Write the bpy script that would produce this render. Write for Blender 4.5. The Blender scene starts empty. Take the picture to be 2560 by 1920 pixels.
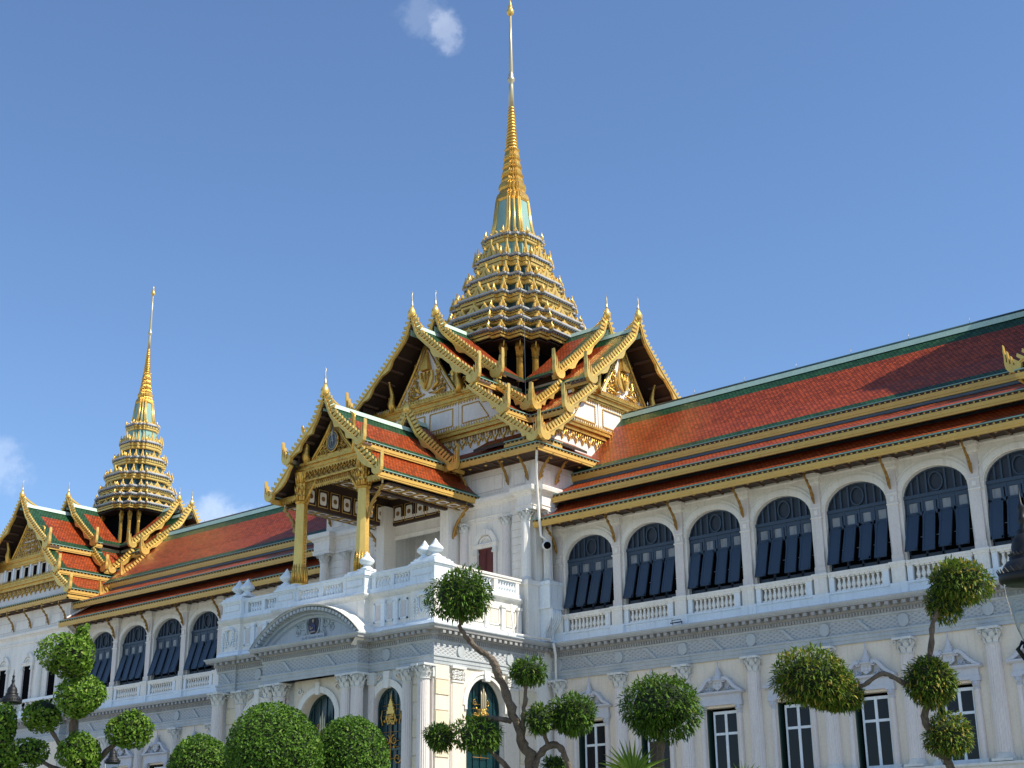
import bpy, math, random
from mathutils import Vector, Matrix
random.seed(7)
scene = bpy.context.scene
COL = scene.collection
R_ = math.radians

# ------------------------------------------------------------------ camera
cam = bpy.data.cameras.new("camera")
cam.sensor_width = 36.0
cam.lens = 3603.47 / 2560 * 36.0
cam.clip_start, cam.clip_end = 0.2, 5000
camo = bpy.data.objects.new("camera", cam)
COL.objects.link(camo)
AX = ((0.7611099760664748, 0.6485404119299039, -0.010341103707089603),
      (0.22217645889469115, -0.2456954903287069, 0.9435419159449951),
      (-0.6093843002942444, 0.7204367148653149, 0.33109170093641327))
CAM = Vector((46.3555, -61.3350, 1.65))
camo.matrix_world = Matrix(((AX[0][0], AX[1][0], -AX[2][0], CAM.x), (AX[0][1], AX[1][1], -AX[2][1], CAM.y),
                            (AX[0][2], AX[1][2], -AX[2][2], CAM.z), (0, 0, 0, 1)))
scene.camera = camo

# ------------------------------------------------------------------ sky and sun
SUN = Vector((1.0, 0.25, 1.2)).normalized()
SUN_EL = math.asin(SUN.z)
SUN_AZ = math.atan2(SUN.x, SUN.y)
world = bpy.data.worlds.new("World")
scene.world = world
world.use_nodes = True
wn, wl = world.node_tree.nodes, world.node_tree.links
wn.clear()
w_out = wn.new("ShaderNodeOutputWorld")
w_bg = wn.new("ShaderNodeBackground")
w_bg.inputs["Strength"].default_value = 0.12
sky = wn.new("ShaderNodeTexSky")
sky.sky_type = 'NISHITA'
sky.sun_disc = False
sky.sun_elevation = SUN_EL
sky.sun_rotation = SUN_AZ
sky.altitude = 0
sky.air_density = 1.0
sky.dust_density = 0.25
sky.ozone_density = 4.0
w_tc = wn.new("ShaderNodeTexCoord")
tint = wn.new('ShaderNodeVectorMath'); tint.operation = 'MULTIPLY'; tint.inputs[1].default_value = (0.91, 0.98, 1.06)
wl.new(sky.outputs[0], tint.inputs[0])
prev = tint.outputs[0]
# thin fair-weather clouds at fixed directions of the sky
def cloud(prev, d, r, amt, stretch=(1, 1, 1), seed=0.0):
    sub = wn.new("ShaderNodeVectorMath"); sub.operation = 'SUBTRACT'
    wl.new(w_tc.outputs["Generated"], sub.inputs[0]); sub.inputs[1].default_value = d
    scl = wn.new("ShaderNodeVectorMath"); scl.operation = 'MULTIPLY'
    wl.new(sub.outputs[0], scl.inputs[0]); scl.inputs[1].default_value = stretch
    no = wn.new("ShaderNodeTexNoise"); no.inputs["Scale"].default_value = 2.2 / r
    no.inputs["Detail"].default_value = 7; no.inputs["Roughness"].default_value = 0.62
    off = wn.new("ShaderNodeVectorMath"); off.operation = 'ADD'; off.inputs[1].default_value = (seed, seed * 2, 1)
    wl.new(w_tc.outputs["Generated"], off.inputs[0]); wl.new(off.outputs[0], no.inputs["Vector"])
    ln = wn.new("ShaderNodeVectorMath"); ln.operation = 'LENGTH'; wl.new(scl.outputs[0], ln.inputs[0])
    dv = wn.new("ShaderNodeMath"); dv.operation = 'DIVIDE'; wl.new(ln.outputs["Value"], dv.inputs[0]); dv.inputs[1].default_value = r
    inv = wn.new("ShaderNodeMath"); inv.operation = 'SUBTRACT'; inv.inputs[0].default_value = 1.0; wl.new(dv.outputs[0], inv.inputs[1])
    ad = wn.new("ShaderNodeMath"); ad.operation = 'MULTIPLY_ADD'; wl.new(inv.outputs[0], ad.inputs[0]); ad.inputs[1].default_value = 0.75
    wl.new(no.outputs["Fac"], ad.inputs[2])
    mr = wn.new("ShaderNodeMapRange"); mr.interpolation_type = 'SMOOTHSTEP'; wl.new(ad.outputs[0], mr.inputs["Value"])
    mr.inputs["From Min"].default_value = 0.62; mr.inputs["From Max"].default_value = 1.12
    mr.inputs["To Max"].default_value = amt
    gate = wn.new("ShaderNodeMath"); gate.operation = 'MULTIPLY'; gate.use_clamp = True
    cl = wn.new("ShaderNodeMath"); cl.operation = 'MULTIPLY'; cl.use_clamp = True; wl.new(inv.outputs[0], cl.inputs[0]); cl.inputs[1].default_value = 3.0
    wl.new(mr.outputs[0], gate.inputs[0]); wl.new(cl.outputs[0], gate.inputs[1])
    mx = wn.new("ShaderNodeMix"); mx.data_type = 'RGBA'
    wl.new(gate.outputs[0], mx.inputs["Factor"]); wl.new(prev, mx.inputs[6]); mx.inputs[7].default_value = (7.2, 7.6, 8.4, 1)
    return mx.outputs[2]
prev = cloud(prev, (-0.5721, 0.6116, 0.5465), 0.023, 0.24, (1.3, 1.3, 0.8), 3.1)
prev = cloud(prev, (-0.5800, 0.5979, 0.5560), 0.026, 0.10, (1, 1, 1), 5.7)
prev = cloud(prev, (-0.8400, 0.4730, 0.2660), 0.030, 0.20, (1, 1, 1), 8.3)
prev = cloud(prev, (-0.7661, 0.5959, 0.2380), 0.034, 0.34, (0.8, 0.8, 1.5), 1.3)
wl.new(prev, w_bg.inputs["Color"])
wl.new(w_bg.outputs[0], w_out.inputs["Surface"])

sun = bpy.data.lights.new("sun", 'SUN')
sun.energy = 4.5
sun.angle = R_(0.53)
sun.color = (1.0, 0.93, 0.80)
suno = bpy.data.objects.new("sun", sun)
suno.rotation_euler = SUN.to_track_quat('Z', 'Y').to_euler()
suno.location = (60, 0, 80)
COL.objects.link(suno)
scene.view_settings.view_transform = 'Standard'
scene.view_settings.look = 'None'
scene.view_settings.gamma = 1.0
scene.view_settings.exposure = 0.5
scene.view_settings.use_curve_mapping = False
scene.cycles.max_bounces = 6
scene.cycles.diffuse_bounces = 4
scene.cycles.glossy_bounces = 3
scene.cycles.transmission_bounces = 4
scene.cycles.transparent_max_bounces = 6

# ------------------------------------------------------------------ materials
M = {}
def new_mat(name):
    m = bpy.data.materials.new(name); m.use_nodes = True
    n, l = m.node_tree.nodes, m.node_tree.links
    return m, n, l, n["Principled BSDF"]
def mth(n, l, op, a, b=None, c=None, clamp=False):
    x = n.new("ShaderNodeMath"); x.operation = op; x.use_clamp = clamp
    for i, v in enumerate((a, b, c)):
        if v is None: continue
        if isinstance(v, (int, float)): x.inputs[i].default_value = v
        else: l.new(v, x.inputs[i])
    return x.outputs[0]
def mixc(n, l, f, a, b):
    x = n.new("ShaderNodeMix"); x.data_type = 'RGBA'
    for s, v in ((x.inputs["Factor"], f), (x.inputs[6], a), (x.inputs[7], b)):
        if isinstance(v, (int, float)): s.default_value = v
        elif isinstance(v, tuple): s.default_value = (*v, 1) if len(v) == 3 else v
        else: l.new(v, s)
    return x.outputs[2]
def paint(name, col, rough=0.6, metal=0.0, dirt=0.12, scale=1.3, bump=0.0, bscale=20, dcol=None, streak=0.25, spec=0.4, var=0.06, grime=0.0):
    """painted / plain surface: soft mottling, rain streaks and a little grain"""
    m, n, l, p = new_mat(name)
    g = n.new("ShaderNodeNewGeometry")
    mp = n.new("ShaderNodeMapping"); mp.inputs["Scale"].default_value = (1, 1, streak)
    l.new(g.outputs["Position"], mp.inputs["Vector"])
    no = n.new("ShaderNodeTexNoise"); no.inputs["Scale"].default_value = scale; no.inputs["Detail"].default_value = 6; no.inputs["Roughness"].default_value = 0.65
    l.new(mp.outputs[0], no.inputs["Vector"])
    mr = n.new("ShaderNodeMapRange"); l.new(no.outputs["Fac"], mr.inputs["Value"])
    mr.inputs["From Min"].default_value = 0.46; mr.inputs["From Max"].default_value = 0.78; mr.inputs["To Max"].default_value = dirt * 2.2
    dc = dcol or tuple(c * 0.45 for c in col)
    c1 = mixc(n, l, mr.outputs[0], col, dc)
    if grime:
        mp2 = n.new("ShaderNodeMapping"); mp2.inputs["Scale"].default_value = (5.5, 5.5, 0.22); l.new(g.outputs["Position"], mp2.inputs["Vector"])
        n4 = n.new("ShaderNodeTexNoise"); n4.inputs["Scale"].default_value = 1.0; n4.inputs["Detail"].default_value = 5; n4.inputs["Roughness"].default_value = 0.7
        l.new(mp2.outputs[0], n4.inputs["Vector"])
        m4 = n.new("ShaderNodeMapRange"); l.new(n4.outputs["Fac"], m4.inputs["Value"]); m4.inputs["From Min"].default_value = 0.54; m4.inputs["From Max"].default_value = 0.76; m4.inputs["To Max"].default_value = grime
        c1 = mixc(n, l, m4.outputs[0], c1, tuple(x * y for x, y in zip(col, (0.50, 0.49, 0.45))))
    n2 = n.new("ShaderNodeTexNoise"); n2.inputs["Scale"].default_value = scale * 7; n2.inputs["Detail"].default_value = 3
    l.new(g.outputs["Position"], n2.inputs["Vector"])
    f2 = mth(n, l, 'MULTIPLY_ADD', n2.outputs["Fac"], var * 4, 1 - var * 2)
    mm = n.new("ShaderNodeVectorMath"); mm.operation = 'SCALE'; l.new(c1, mm.inputs[0]); l.new(f2, mm.inputs["Scale"])
    l.new(mm.outputs[0], p.inputs["Base Color"])
    p.inputs["Roughness"].default_value = rough; p.inputs["Metallic"].default_value = metal
    p.inputs["Specular IOR Level"].default_value = spec
    if bump:
        n3 = n.new("ShaderNodeTexNoise"); n3.inputs["Scale"].default_value = bscale; n3.inputs["Detail"].default_value = 4
        l.new(g.outputs["Position"], n3.inputs["Vector"])
        b = n.new("ShaderNodeBump"); b.inputs["Strength"].default_value = bump; b.inputs["Distance"].default_value = 0.05
        l.new(n3.outputs["Fac"], b.inputs["Height"]); l.new(b.outputs[0], p.inputs["Normal"])
    M[name] = m
    return m
paint("white", (0.82, 0.785, 0.71), 0.55, dirt=0.12, grime=0.42)
paint("bluewhite", (0.76, 0.81, 0.83), 0.5, dirt=0.09, grime=0.45)
paint("greywhite", (0.68, 0.68, 0.64), 0.6, dirt=0.16, grime=0.5)
paint("pinkwhite", (0.72, 0.66, 0.61), 0.6, dirt=0.12, grime=0.4)
paint("cream", (0.78, 0.69, 0.56), 0.75, dirt=0.10, grime=0.4, bump=0.1, bscale=30)
paint("roughcream", (0.76, 0.67, 0.48), 0.85, dirt=0.10, bump=0.7, bscale=14)
paint("palegrey", (0.45, 0.48, 0.485), 0.6, dirt=0.16, grime=0.5)
paint("darkgrey", (0.36, 0.355, 0.34), 0.65, dirt=0.2)
paint("gold", (0.70, 0.42, 0.09), 0.30, 0.75, dirt=0.34, scale=2.5, bump=0.45, bscale=16, dcol=(0.28, 0.13, 0.03), streak=0.7, var=0.12)
paint("goldleaf", (0.80, 0.53, 0.14), 0.32, 0.50, dirt=0.24, scale=3.0, bump=0.15, bscale=9, dcol=(0.5, 0.27, 0.05))
paint("goldpaint", (0.66, 0.41, 0.10), 0.45, 0.15, dirt=0.12, scale=1.2, dcol=(0.35, 0.18, 0.05), streak=1)
paint("darkgold", (0.42, 0.24, 0.06), 0.45, 0.5, dirt=0.25, bump=0.5, bscale=14)
paint("mint", (0.46, 0.62, 0.50), 0.5, dirt=0.14)
paint("teal", (0.25, 0.41, 0.35), 0.45, dirt=0.25, scale=1.5)
paint("darkteal", (0.035, 0.075, 0.075), 0.4, dirt=0.2)
paint("slate", (0.085, 0.11, 0.13), 0.45, dirt=0.25, scale=0.9, dcol=(0.13, 0.16, 0.18), spec=0.5)
paint("ledge", (0.40, 0.41, 0.42), 0.6, dirt=0.35, scale=2.2)
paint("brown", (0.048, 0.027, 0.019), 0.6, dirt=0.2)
paint("brownwood", (0.12, 0.07, 0.045), 0.6, dirt=0.25, scale=2)
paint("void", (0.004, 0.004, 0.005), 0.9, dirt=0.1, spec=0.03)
paint("navy", (0.032, 0.056, 0.092), 0.42, dirt=0.12, dcol=(0.05, 0.08, 0.12))
paint("navyfan", (0.020, 0.030, 0.048), 0.5, dirt=0.1)
paint("frost", (0.24, 0.25, 0.255), 0.35, dirt=0.5, scale=3.5, dcol=(0.08, 0.09, 0.10), spec=0.6)
paint("doorgreen", (0.006, 0.036, 0.042), 0.25, dirt=0.15, spec=0.6)
paint("shuttergreen", (0.012, 0.034, 0.026), 0.4, dirt=0.15)
paint("redwood", (0.11, 0.018, 0.012), 0.45, dirt=0.25)
paint("steel", (0.42, 0.44, 0.47), 0.35, 0.6, dirt=0.1)
paint("silver", (0.55, 0.47, 0.30), 0.38, 0.55, dirt=0.12, scale=3)
paint("relief", (0.56, 0.57, 0.60), 0.6, dirt=0.15, dcol=(0.3, 0.3, 0.34))
paint("panelmauve", (0.66, 0.60, 0.56), 0.6, dirt=0.05)
paint("black", (0.010, 0.011, 0.012), 0.5, dirt=0.15, spec=0.3)
paint("brass", (0.55, 0.42, 0.25), 0.35, 0.7, dirt=0.2)
paint("disc", (0.26, 0.14, 0.04), 0.5, 0.3, dirt=0.2)
paint("medal", (0.012, 0.011, 0.018), 0.4, dirt=0.3)
paint("blueoval", (0.10, 0.115, 0.13), 0.45, dirt=0.3)
paint("skin", (0.45, 0.34, 0.27), 0.6)
paint("uniform", (0.05, 0.05, 0.13), 0.6)
paint("pave", (0.40, 0.38, 0.34), 0.9, dirt=0.2, scale=0.6, bump=0.2)
paint("lawn_soil", (0.05, 0.09, 0.025), 0.95, dirt=0.3, scale=1.0, bump=0.5)
paint("bark", (0.17, 0.13, 0.095), 0.9, dirt=0.5, scale=9, bump=1.0, bscale=24, dcol=(0.05, 0.038, 0.03), streak=0.35, var=0.12)
m, n, l, p = new_mat("pane"); p.inputs["Base Color"].default_value = (0.012, 0.013, 0.016, 1); p.inputs["Roughness"].default_value = 0.1; p.inputs["Specular IOR Level"].default_value = 0.22; M["pane"] = m
m, n, l, p = new_mat("lampglass")
p.inputs["Base Color"].default_value = (0.9, 0.93, 0.92, 1); p.inputs["Roughness"].default_value = 0.05
p.inputs["Transmission Weight"].default_value = 1.0; p.inputs["IOR"].default_value = 1.03; M["lampglass"] = m

def tile(name, col, tw=0.24, th=0.20, dark=0.18, rough=0.42, vary=0.34):
    """glazed roof tiles laid in overlapping courses (UV in metres: u along the eave, v down the slope)"""
    m, n, l, p = new_mat(name)
    uv = n.new("ShaderNodeUVMap"); sp = n.new("ShaderNodeSeparateXYZ"); l.new(uv.outputs[0], sp.inputs[0])
    v = mth(n, l, 'DIVIDE', sp.outputs[1], th)
    row = mth(n, l, 'FLOOR', v)
    sh = mth(n, l, 'MULTIPLY', mth(n, l, 'MODULO', row, 2.0), 0.5)
    u = mth(n, l, 'ADD', mth(n, l, 'DIVIDE', sp.outputs[0], tw), sh)
    fu = mth(n, l, 'FRACT', u); fv = mth(n, l, 'FRACT', v)
    eu = mth(n, l, 'ABSOLUTE', mth(n, l, 'SUBTRACT', fu, 0.5))           # 0 centre .. .5 joint
    tip = mth(n, l, 'ADD', fv, mth(n, l, 'MULTIPLY', mth(n, l, 'MULTIPLY', eu, eu), 1.1))   # rounded lower edge
    joint = mth(n, l, 'MAXIMUM', mth(n, l, 'GREATER_THAN', eu, 0.40), mth(n, l, 'GREATER_THAN', tip, 0.77))
    cb = n.new("ShaderNodeCombineXYZ"); l.new(mth(n, l, 'FLOOR', u), cb.inputs[0]); l.new(row, cb.inputs[1])
    wnz = n.new("ShaderNodeTexWhiteNoise"); wnz.noise_dimensions = '2D'; l.new(cb.outputs[0], wnz.inputs["Vector"])
    ns = n.new("ShaderNodeTexNoise"); ns.inputs["Scale"].default_value = 0.5; ns.inputs["Detail"].default_value = 5; l.new(uv.outputs[0], ns.inputs["Vector"])
    f = mth(n, l, 'ADD', mth(n, l, 'MULTIPLY', wnz.outputs["Value"], vary * 2), mth(n, l, 'MULTIPLY_ADD', ns.outputs["Fac"], 0.5, 0.75 - vary))
    sc = n.new("ShaderNodeVectorMath"); sc.operation = 'SCALE'; sc.inputs[0].default_value = col; l.new(f, sc.inputs["Scale"])
    c = mixc(n, l, mth(n, l, 'MULTIPLY', joint, 1 - dark), sc.outputs[0], tuple(x * 0.12 for x in col))
    l.new(c, p.inputs["Base Color"])
    p.inputs["Roughness"].default_value = rough; p.inputs["Specular IOR Level"].default_value = 0.2
    h = mth(n, l, 'SUBTRACT', mth(n, l, 'MULTIPLY', fv, 1.0), mth(n, l, 'MULTIPLY', joint, 0.8))
    b = n.new("ShaderNodeBump"); b.inputs["Strength"].default_value = 0.55; b.inputs["Distance"].default_value = 0.04
    l.new(h, b.inputs["Height"]); l.new(b.outputs[0], p.inputs["Normal"])
    M[name] = m
tile("tile_red", (0.34, 0.056, 0.013))
tile("tile_green", (0.020, 0.075, 0.030))

m, n, l, p = new_mat("lattice")    # basket-weave plaster relief of the friezes
g = n.new("ShaderNodeNewGeometry"); sp = n.new("ShaderNodeSeparateXYZ"); l.new(g.outputs["Position"], sp.inputs[0])
aa = mth(n, l, 'ADD', sp.outputs[0], sp.outputs[1])
q1 = mth(n, l, 'MULTIPLY', mth(n, l, 'ADD', mth(n, l, 'MULTIPLY', aa, 0.55), sp.outputs[2]), 5.2)
q2 = mth(n, l, 'MULTIPLY', mth(n, l, 'SUBTRACT', mth(n, l, 'MULTIPLY', aa, 0.55), sp.outputs[2]), 5.2)
tri = lambda q: mth(n, l, 'ABSOLUTE', mth(n, l, 'SUBTRACT', mth(n, l, 'FRACT', q), 0.5))
hh = mth(n, l, 'MAXIMUM', tri(q1), tri(q2))
gr = mth(n, l, 'LESS_THAN', hh, 0.30)  # hollows of the weave darkened in the colour, standing in for their shade
l.new(mixc(n, l, mth(n, l, 'MULTIPLY', gr, 0.55), (0.45, 0.47, 0.475), (0.26, 0.27, 0.275)), p.inputs["Base Color"])
b = n.new("ShaderNodeBump"); b.inputs["Strength"].default_value = 1.0; b.inputs["Distance"].default_value = 0.06
l.new(hh, b.inputs["Height"]); l.new(b.outputs[0], p.inputs["Normal"]); p.inputs["Roughness"].default_value = 0.65
M["lattice"] = m

def leafmat(name, dark, light, warm, wfrac=0.0):
    m, n, l, p = new_mat(name)
    g = n.new("ShaderNodeNewGeometry")
    no = n.new("ShaderNodeTexNoise"); no.inputs["Scale"].default_value = 5; l.new(g.outputs["Position"], no.inputs["Vector"])
    f = mth(n, l, 'ADD', mth(n, l, 'MULTIPLY', g.outputs["Random Per Island"], 0.75), mth(n, l, 'MULTIPLY', no.outputs["Fac"], 0.35), clamp=True)
    c = mixc(n, l, f, dark, light)
    wm = mth(n, l, 'GREATER_THAN', mth(n, l, 'FRACT', mth(n, l, 'MULTIPLY', g.outputs["Random Per Island"], 17.3)), 1 - wfrac)
    c = mixc(n, l, wm, c, warm)
    l.new(c, p.inputs["Base Color"])
    p.inputs["Roughness"].default_value = 0.5
    p.inputs["Specular IOR Level"].default_value = 0.2
    tr = n.new("ShaderNodeBsdfTranslucent"); l.new(c, tr.inputs["Color"])
    ms = n.new("ShaderNodeMixShader"); ms.inputs[0].default_value = 0.22
    l.new(p.outputs[0], ms.inputs[1]); l.new(tr.outputs[0], ms.inputs[2])
    l.new(ms.outputs[0], n["Material Output"].inputs["Surface"])
    M[name] = m
leafmat("leaf_round", (0.035, 0.09, 0.008), (0.19, 0.33, 0.03), (0.30, 0.36, 0.08), 0.05)
leafmat("leaf_hedge", (0.028, 0.075, 0.008), (0.135, 0.26, 0.025), (0.22, 0.32, 0.06), 0.04)
leafmat("leaf_fern", (0.020, 0.058, 0.008), (0.13, 0.24, 0.025), (0.20, 0.22, 0.05), 0.05)
leafmat("leaf_fern_warm", (0.028, 0.068, 0.008), (0.17, 0.25, 0.028), (0.38, 0.31, 0.05), 0.16)
leafmat("leaf_palm", (0.09, 0.17, 0.02), (0.26, 0.36, 0.05), (0.34, 0.38, 0.08), 0.1)
paint("leaf_shade", (0.012, 0.022, 0.005), 0.9)  # near-black ball colour stands in for shade between the leaves
M["leaf_shade"].name = "leaf_shade"

# ------------------------------------------------------------------ mesh collecting
class MB:
    def __init__(s):
        s.v = []; s.f = []; s.mi = []; s.sm = []; s.uv = {}; s.mats = []; s.T = None; s.cur = 0; s.smooth = False
    def m(s, name):
        if name not in s.mats: s.mats.append(name)
        s.cur = s.mats.index(name); return s
    def vert(s, p):
        p = Vector(p)
        if s.T is not None: p = s.T(p) if callable(s.T) else s.T @ p
        s.v.append((p.x, p.y, p.z)); return len(s.v) - 1
    def face(s, ids, uv=None):
        if uv: s.uv[len(s.f)] = uv
        s.f.append(tuple(ids)); s.mi.append(s.cur); s.sm.append(s.smooth)
    def poly(s, pts, uv=None): s.face([s.vert(p) for p in pts], uv)
    def box(s, x0, x1, y0, y1, z0, z1):
        i = [s.vert(p) for p in ((x0, y0, z0), (x1, y0, z0), (x1, y1, z0), (x0, y1, z0), (x0, y0, z1), (x1, y0, z1), (x1, y1, z1), (x0, y1, z1))]
        for q in ((3, 2, 1, 0), (4, 5, 6, 7), (0, 1, 5, 4), (1, 2, 6, 5), (2, 3, 7, 6), (3, 0, 4, 7)): s.face([i[k] for k in q])
    def ext(s, pts, d):
        """extrude a closed 3D polygon along the vector d"""
        d = Vector(d); a = [s.vert(p) for p in pts]; b = [s.vert(Vector(p) + d) for p in pts]; n = len(a)
        s.face(a[::-1]); s.face(b)
        for k in range(n): s.face((a[k], a[(k + 1) % n], b[(k + 1) % n], b[k]))
    def loft(s, rings, closed=True, cap0=True, cap1=True):
        ids = [[s.vert(p) for p in r] for r in rings]; n = len(ids[0])
        for a, b in zip(ids, ids[1:]):
            for k in range(n if closed else n - 1): s.face((a[k], a[(k + 1) % n], b[(k + 1) % n], b[k]))
        if closed:
            if cap0: s.face(ids[0][::-1])
            if cap1: s.face(ids[-1])
    def lathe(s, cx, cy, prof, n=16, flute=0.0, cap=True):
        s.smooth = flute == 0 and n > 8
        rings = []
        for r, z in prof:
            ring = []
            for k in range(n):
                rr = r * (1 - flute * (k % 2)); a = 2 * math.pi * k / n
                ring.append((cx + rr * math.cos(a), cy + rr * math.sin(a), z))
            rings.append(ring)
        s.loft(rings, True, cap, cap); s.smooth = False
    def tube(s, pts, rad, n=6, cap=True):
        pts = [Vector(p) for p in pts]; rad = rad if isinstance(rad, (list, tuple)) else [rad] * len(pts)
        s.smooth = True; rings = []; up = Vector((0.31, 0.2, 0.93))
        for k, p in enumerate(pts):
            t = (pts[min(k + 1, len(pts) - 1)] - pts[max(k - 1, 0)]).normalized()
            a = t.cross(up)
            if a.length < 0.05: a = t.cross(Vector((1, 0, 0)))
            a.normalize(); b = t.cross(a)
            rings.append([p + (a * math.cos(2 * math.pi * j / n) + b * math.sin(2 * math.pi * j / n)) * rad[k] for j in range(n)])
        s.loft(rings, True, cap, cap); s.smooth = False
    def sweep(s, prof, path, closed=False, mats=None, capends=True):
        """profile (o, z) swept along plan path; o grows to the right of the travel direction, corners mitred"""
        P = [Vector((p[0], p[1])) for p in path]; n = len(P); rings = []
        for k in range(n):
            if closed: a, b = P[k - 1], P[(k + 1) % n]
            else: a, b = P[max(k - 1, 0)], P[min(k + 1, n - 1)]
            d1 = (P[k] - a); d2 = (b - P[k])
            if d1.length < 1e-6: d1 = d2
            if d2.length < 1e-6: d2 = d1
            d1.normalize(); d2.normalize()
            n1 = Vector((d1.y, -d1.x)); n2 = Vector((d2.y, -d2.x)); nb = (n1 + n2)
            nb = nb / max(0.2, nb.dot(n1)) if nb.length > 1e-6 else n1
            rings.append([(P[k].x + nb.x * o, P[k].y + nb.y * o, z) for o, z in prof])
        ids = [[s.vert(p) for p in r] for r in rings]
        for i in range(n if closed else n - 1):
            a, b = ids[i], ids[(i + 1) % n]
            for k in range(len(prof) - 1):
                if mats: s.m(mats[k])
                s.face((a[k], b[k], b[k + 1], a[k + 1]))
        if capends and not closed:
            s.face(ids[0]); s.face(ids[-1][::-1])
    def mesh(s, name):
        me = bpy.data.meshes.new(name); me.from_pydata(s.v, [], s.f)
        for k in s.mats: me.materials.append(M[k])
        me.polygons.foreach_set("material_index", s.mi); me.polygons.foreach_set("use_smooth", s.sm)
        if s.uv:
            ul = me.uv_layers.new(name="UVMap").data
            for fi, uvs in s.uv.items():
                for k, li in enumerate(me.polygons[fi].loop_indices): ul[li].uv = uvs[k]
        me.update(); return me

WM = {}
def link(o, parent=None, mat=None):
    COL.objects.link(o); mat = mat or Matrix.Identity(4)
    o.matrix_basis = mat
    if parent is not None:
        o.parent = parent; o.matrix_parent_inverse = WM[parent.name].inverted()
    WM[o.name] = mat
    return o
def thing(name, label, cat, loc, group=None, kind=None):
    o = bpy.data.objects.new(name, None); o["label"] = label; o["category"] = cat
    if group: o["group"] = group
    return link(o, None, Matrix.Translation(loc))
def obj(name, mb, parent=None, mat=None, label=None):
    me = mb.mesh(name) if isinstance(mb, MB) else mb
    o = bpy.data.objects.new(name, me); link(o, parent, mat)
    if label: o["label"] = label
    return o
def TR(x, y, z, rz=0.0, s=1.0): return Matrix.Translation((x, y, z)) @ Matrix.Rotation(rz, 4, 'Z') @ Matrix.Scale(s, 4)
# ------------------------------------------------------------------ architectural pieces
def arc_pts(xc, half, z0, rise, n=16):
    return [(xc - half * math.cos(math.pi * k / n), z0 + rise * math.sin(math.pi * k / n)) for k in range(n + 1)]
def arch_wall(mb, x0, x1, z0, z1, ops, t=0.45, mat="white", reveal=None):
    """wall in local (a, depth, z): front at depth 0; ops = (xc, half, zbottom, zspring, rise)"""
    mb.m(mat); x = x0
    Q = lambda a, b, c, d: mb.poly([(a, 0, c), (b, 0, c), (b, 0, d), (a, 0, d)])
    for xc, h, zb, zs, rise in sorted(ops):
        if xc - h > x: Q(x, xc - h, z0, z1)
        if zb > z0: Q(xc - h, xc + h, z0, zb)
        pts = arc_pts(xc, h, zs, rise) if rise > 0 else [(xc - h, zs), (xc + h, zs)]
        for (xa, za), (xb, zb2) in zip(pts, pts[1:]): mb.poly([(xa, 0, za), (xb, 0, zb2), (xb, 0, z1), (xa, 0, z1)])
        loop = [(xc - h, zb)] + pts + [(xc + h, zb)]
        if reveal: mb.m(reveal)
        for (xa, za), (xb, zb2) in zip(loop, loop[1:] + loop[:1]): mb.poly([(xa, 0, za), (xb, 0, zb2), (xb, t, zb2), (xa, t, za)])
        mb.m(mat); x = xc + h
    if x < x1: Q(x, x1, z0, z1)
def ring(mb, xc, half, zs, rise, w, proud, d0=0.0, leg=0.0, n=18):
    """archivolt band round an arch, proud of depth d0"""
    a = arc_pts(xc, half, zs, rise, n); b = arc_pts(xc, half + w, zs, rise + w, n)
    if leg: a = [(a[0][0], zs - leg)] + a + [(a[-1][0], zs - leg)]; b = [(b[0][0], zs - leg)] + b + [(b[-1][0], zs - leg)]
    A = [mb.vert((x, d0 - proud, z)) for x, z in a]; B = [mb.vert((x, d0 - proud, z)) for x, z in b]
    A2 = [mb.vert((x, d0 + 0.02, z)) for x, z in a]; B2 = [mb.vert((x, d0 + 0.02, z)) for x, z in b]
    for k in range(len(a) - 1):
        mb.face((A[k], A[k + 1], B[k + 1], B[k])); mb.face((B[k], B[k + 1], B2[k + 1], B2[k])); mb.face((A[k], A2[k], A2[k + 1], A[k + 1]))
    mb.face((A[0], B[0], B2[0], A2[0])); mb.face((A[-1], A2[-1], B2[-1], B[-1]))
def spiral(mb, c, r, turns, sgn, rad, a0=0.0, n=14):
    """scroll in the local (a, z) plane at depth c[1]"""
    pts = []
    for k in range(n + 1):
        t = k / n; rr = r * (1 - 0.82 * t); a = a0 + sgn * turns * 2 * math.pi * t
        pts.append((c[0] + rr * math.cos(a), c[1], c[2] + rr * math.sin(a)))
    mb.tube(pts, [rad * (1.1 - 0.5 * k / n) for k in range(n + 1)], 5)
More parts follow.
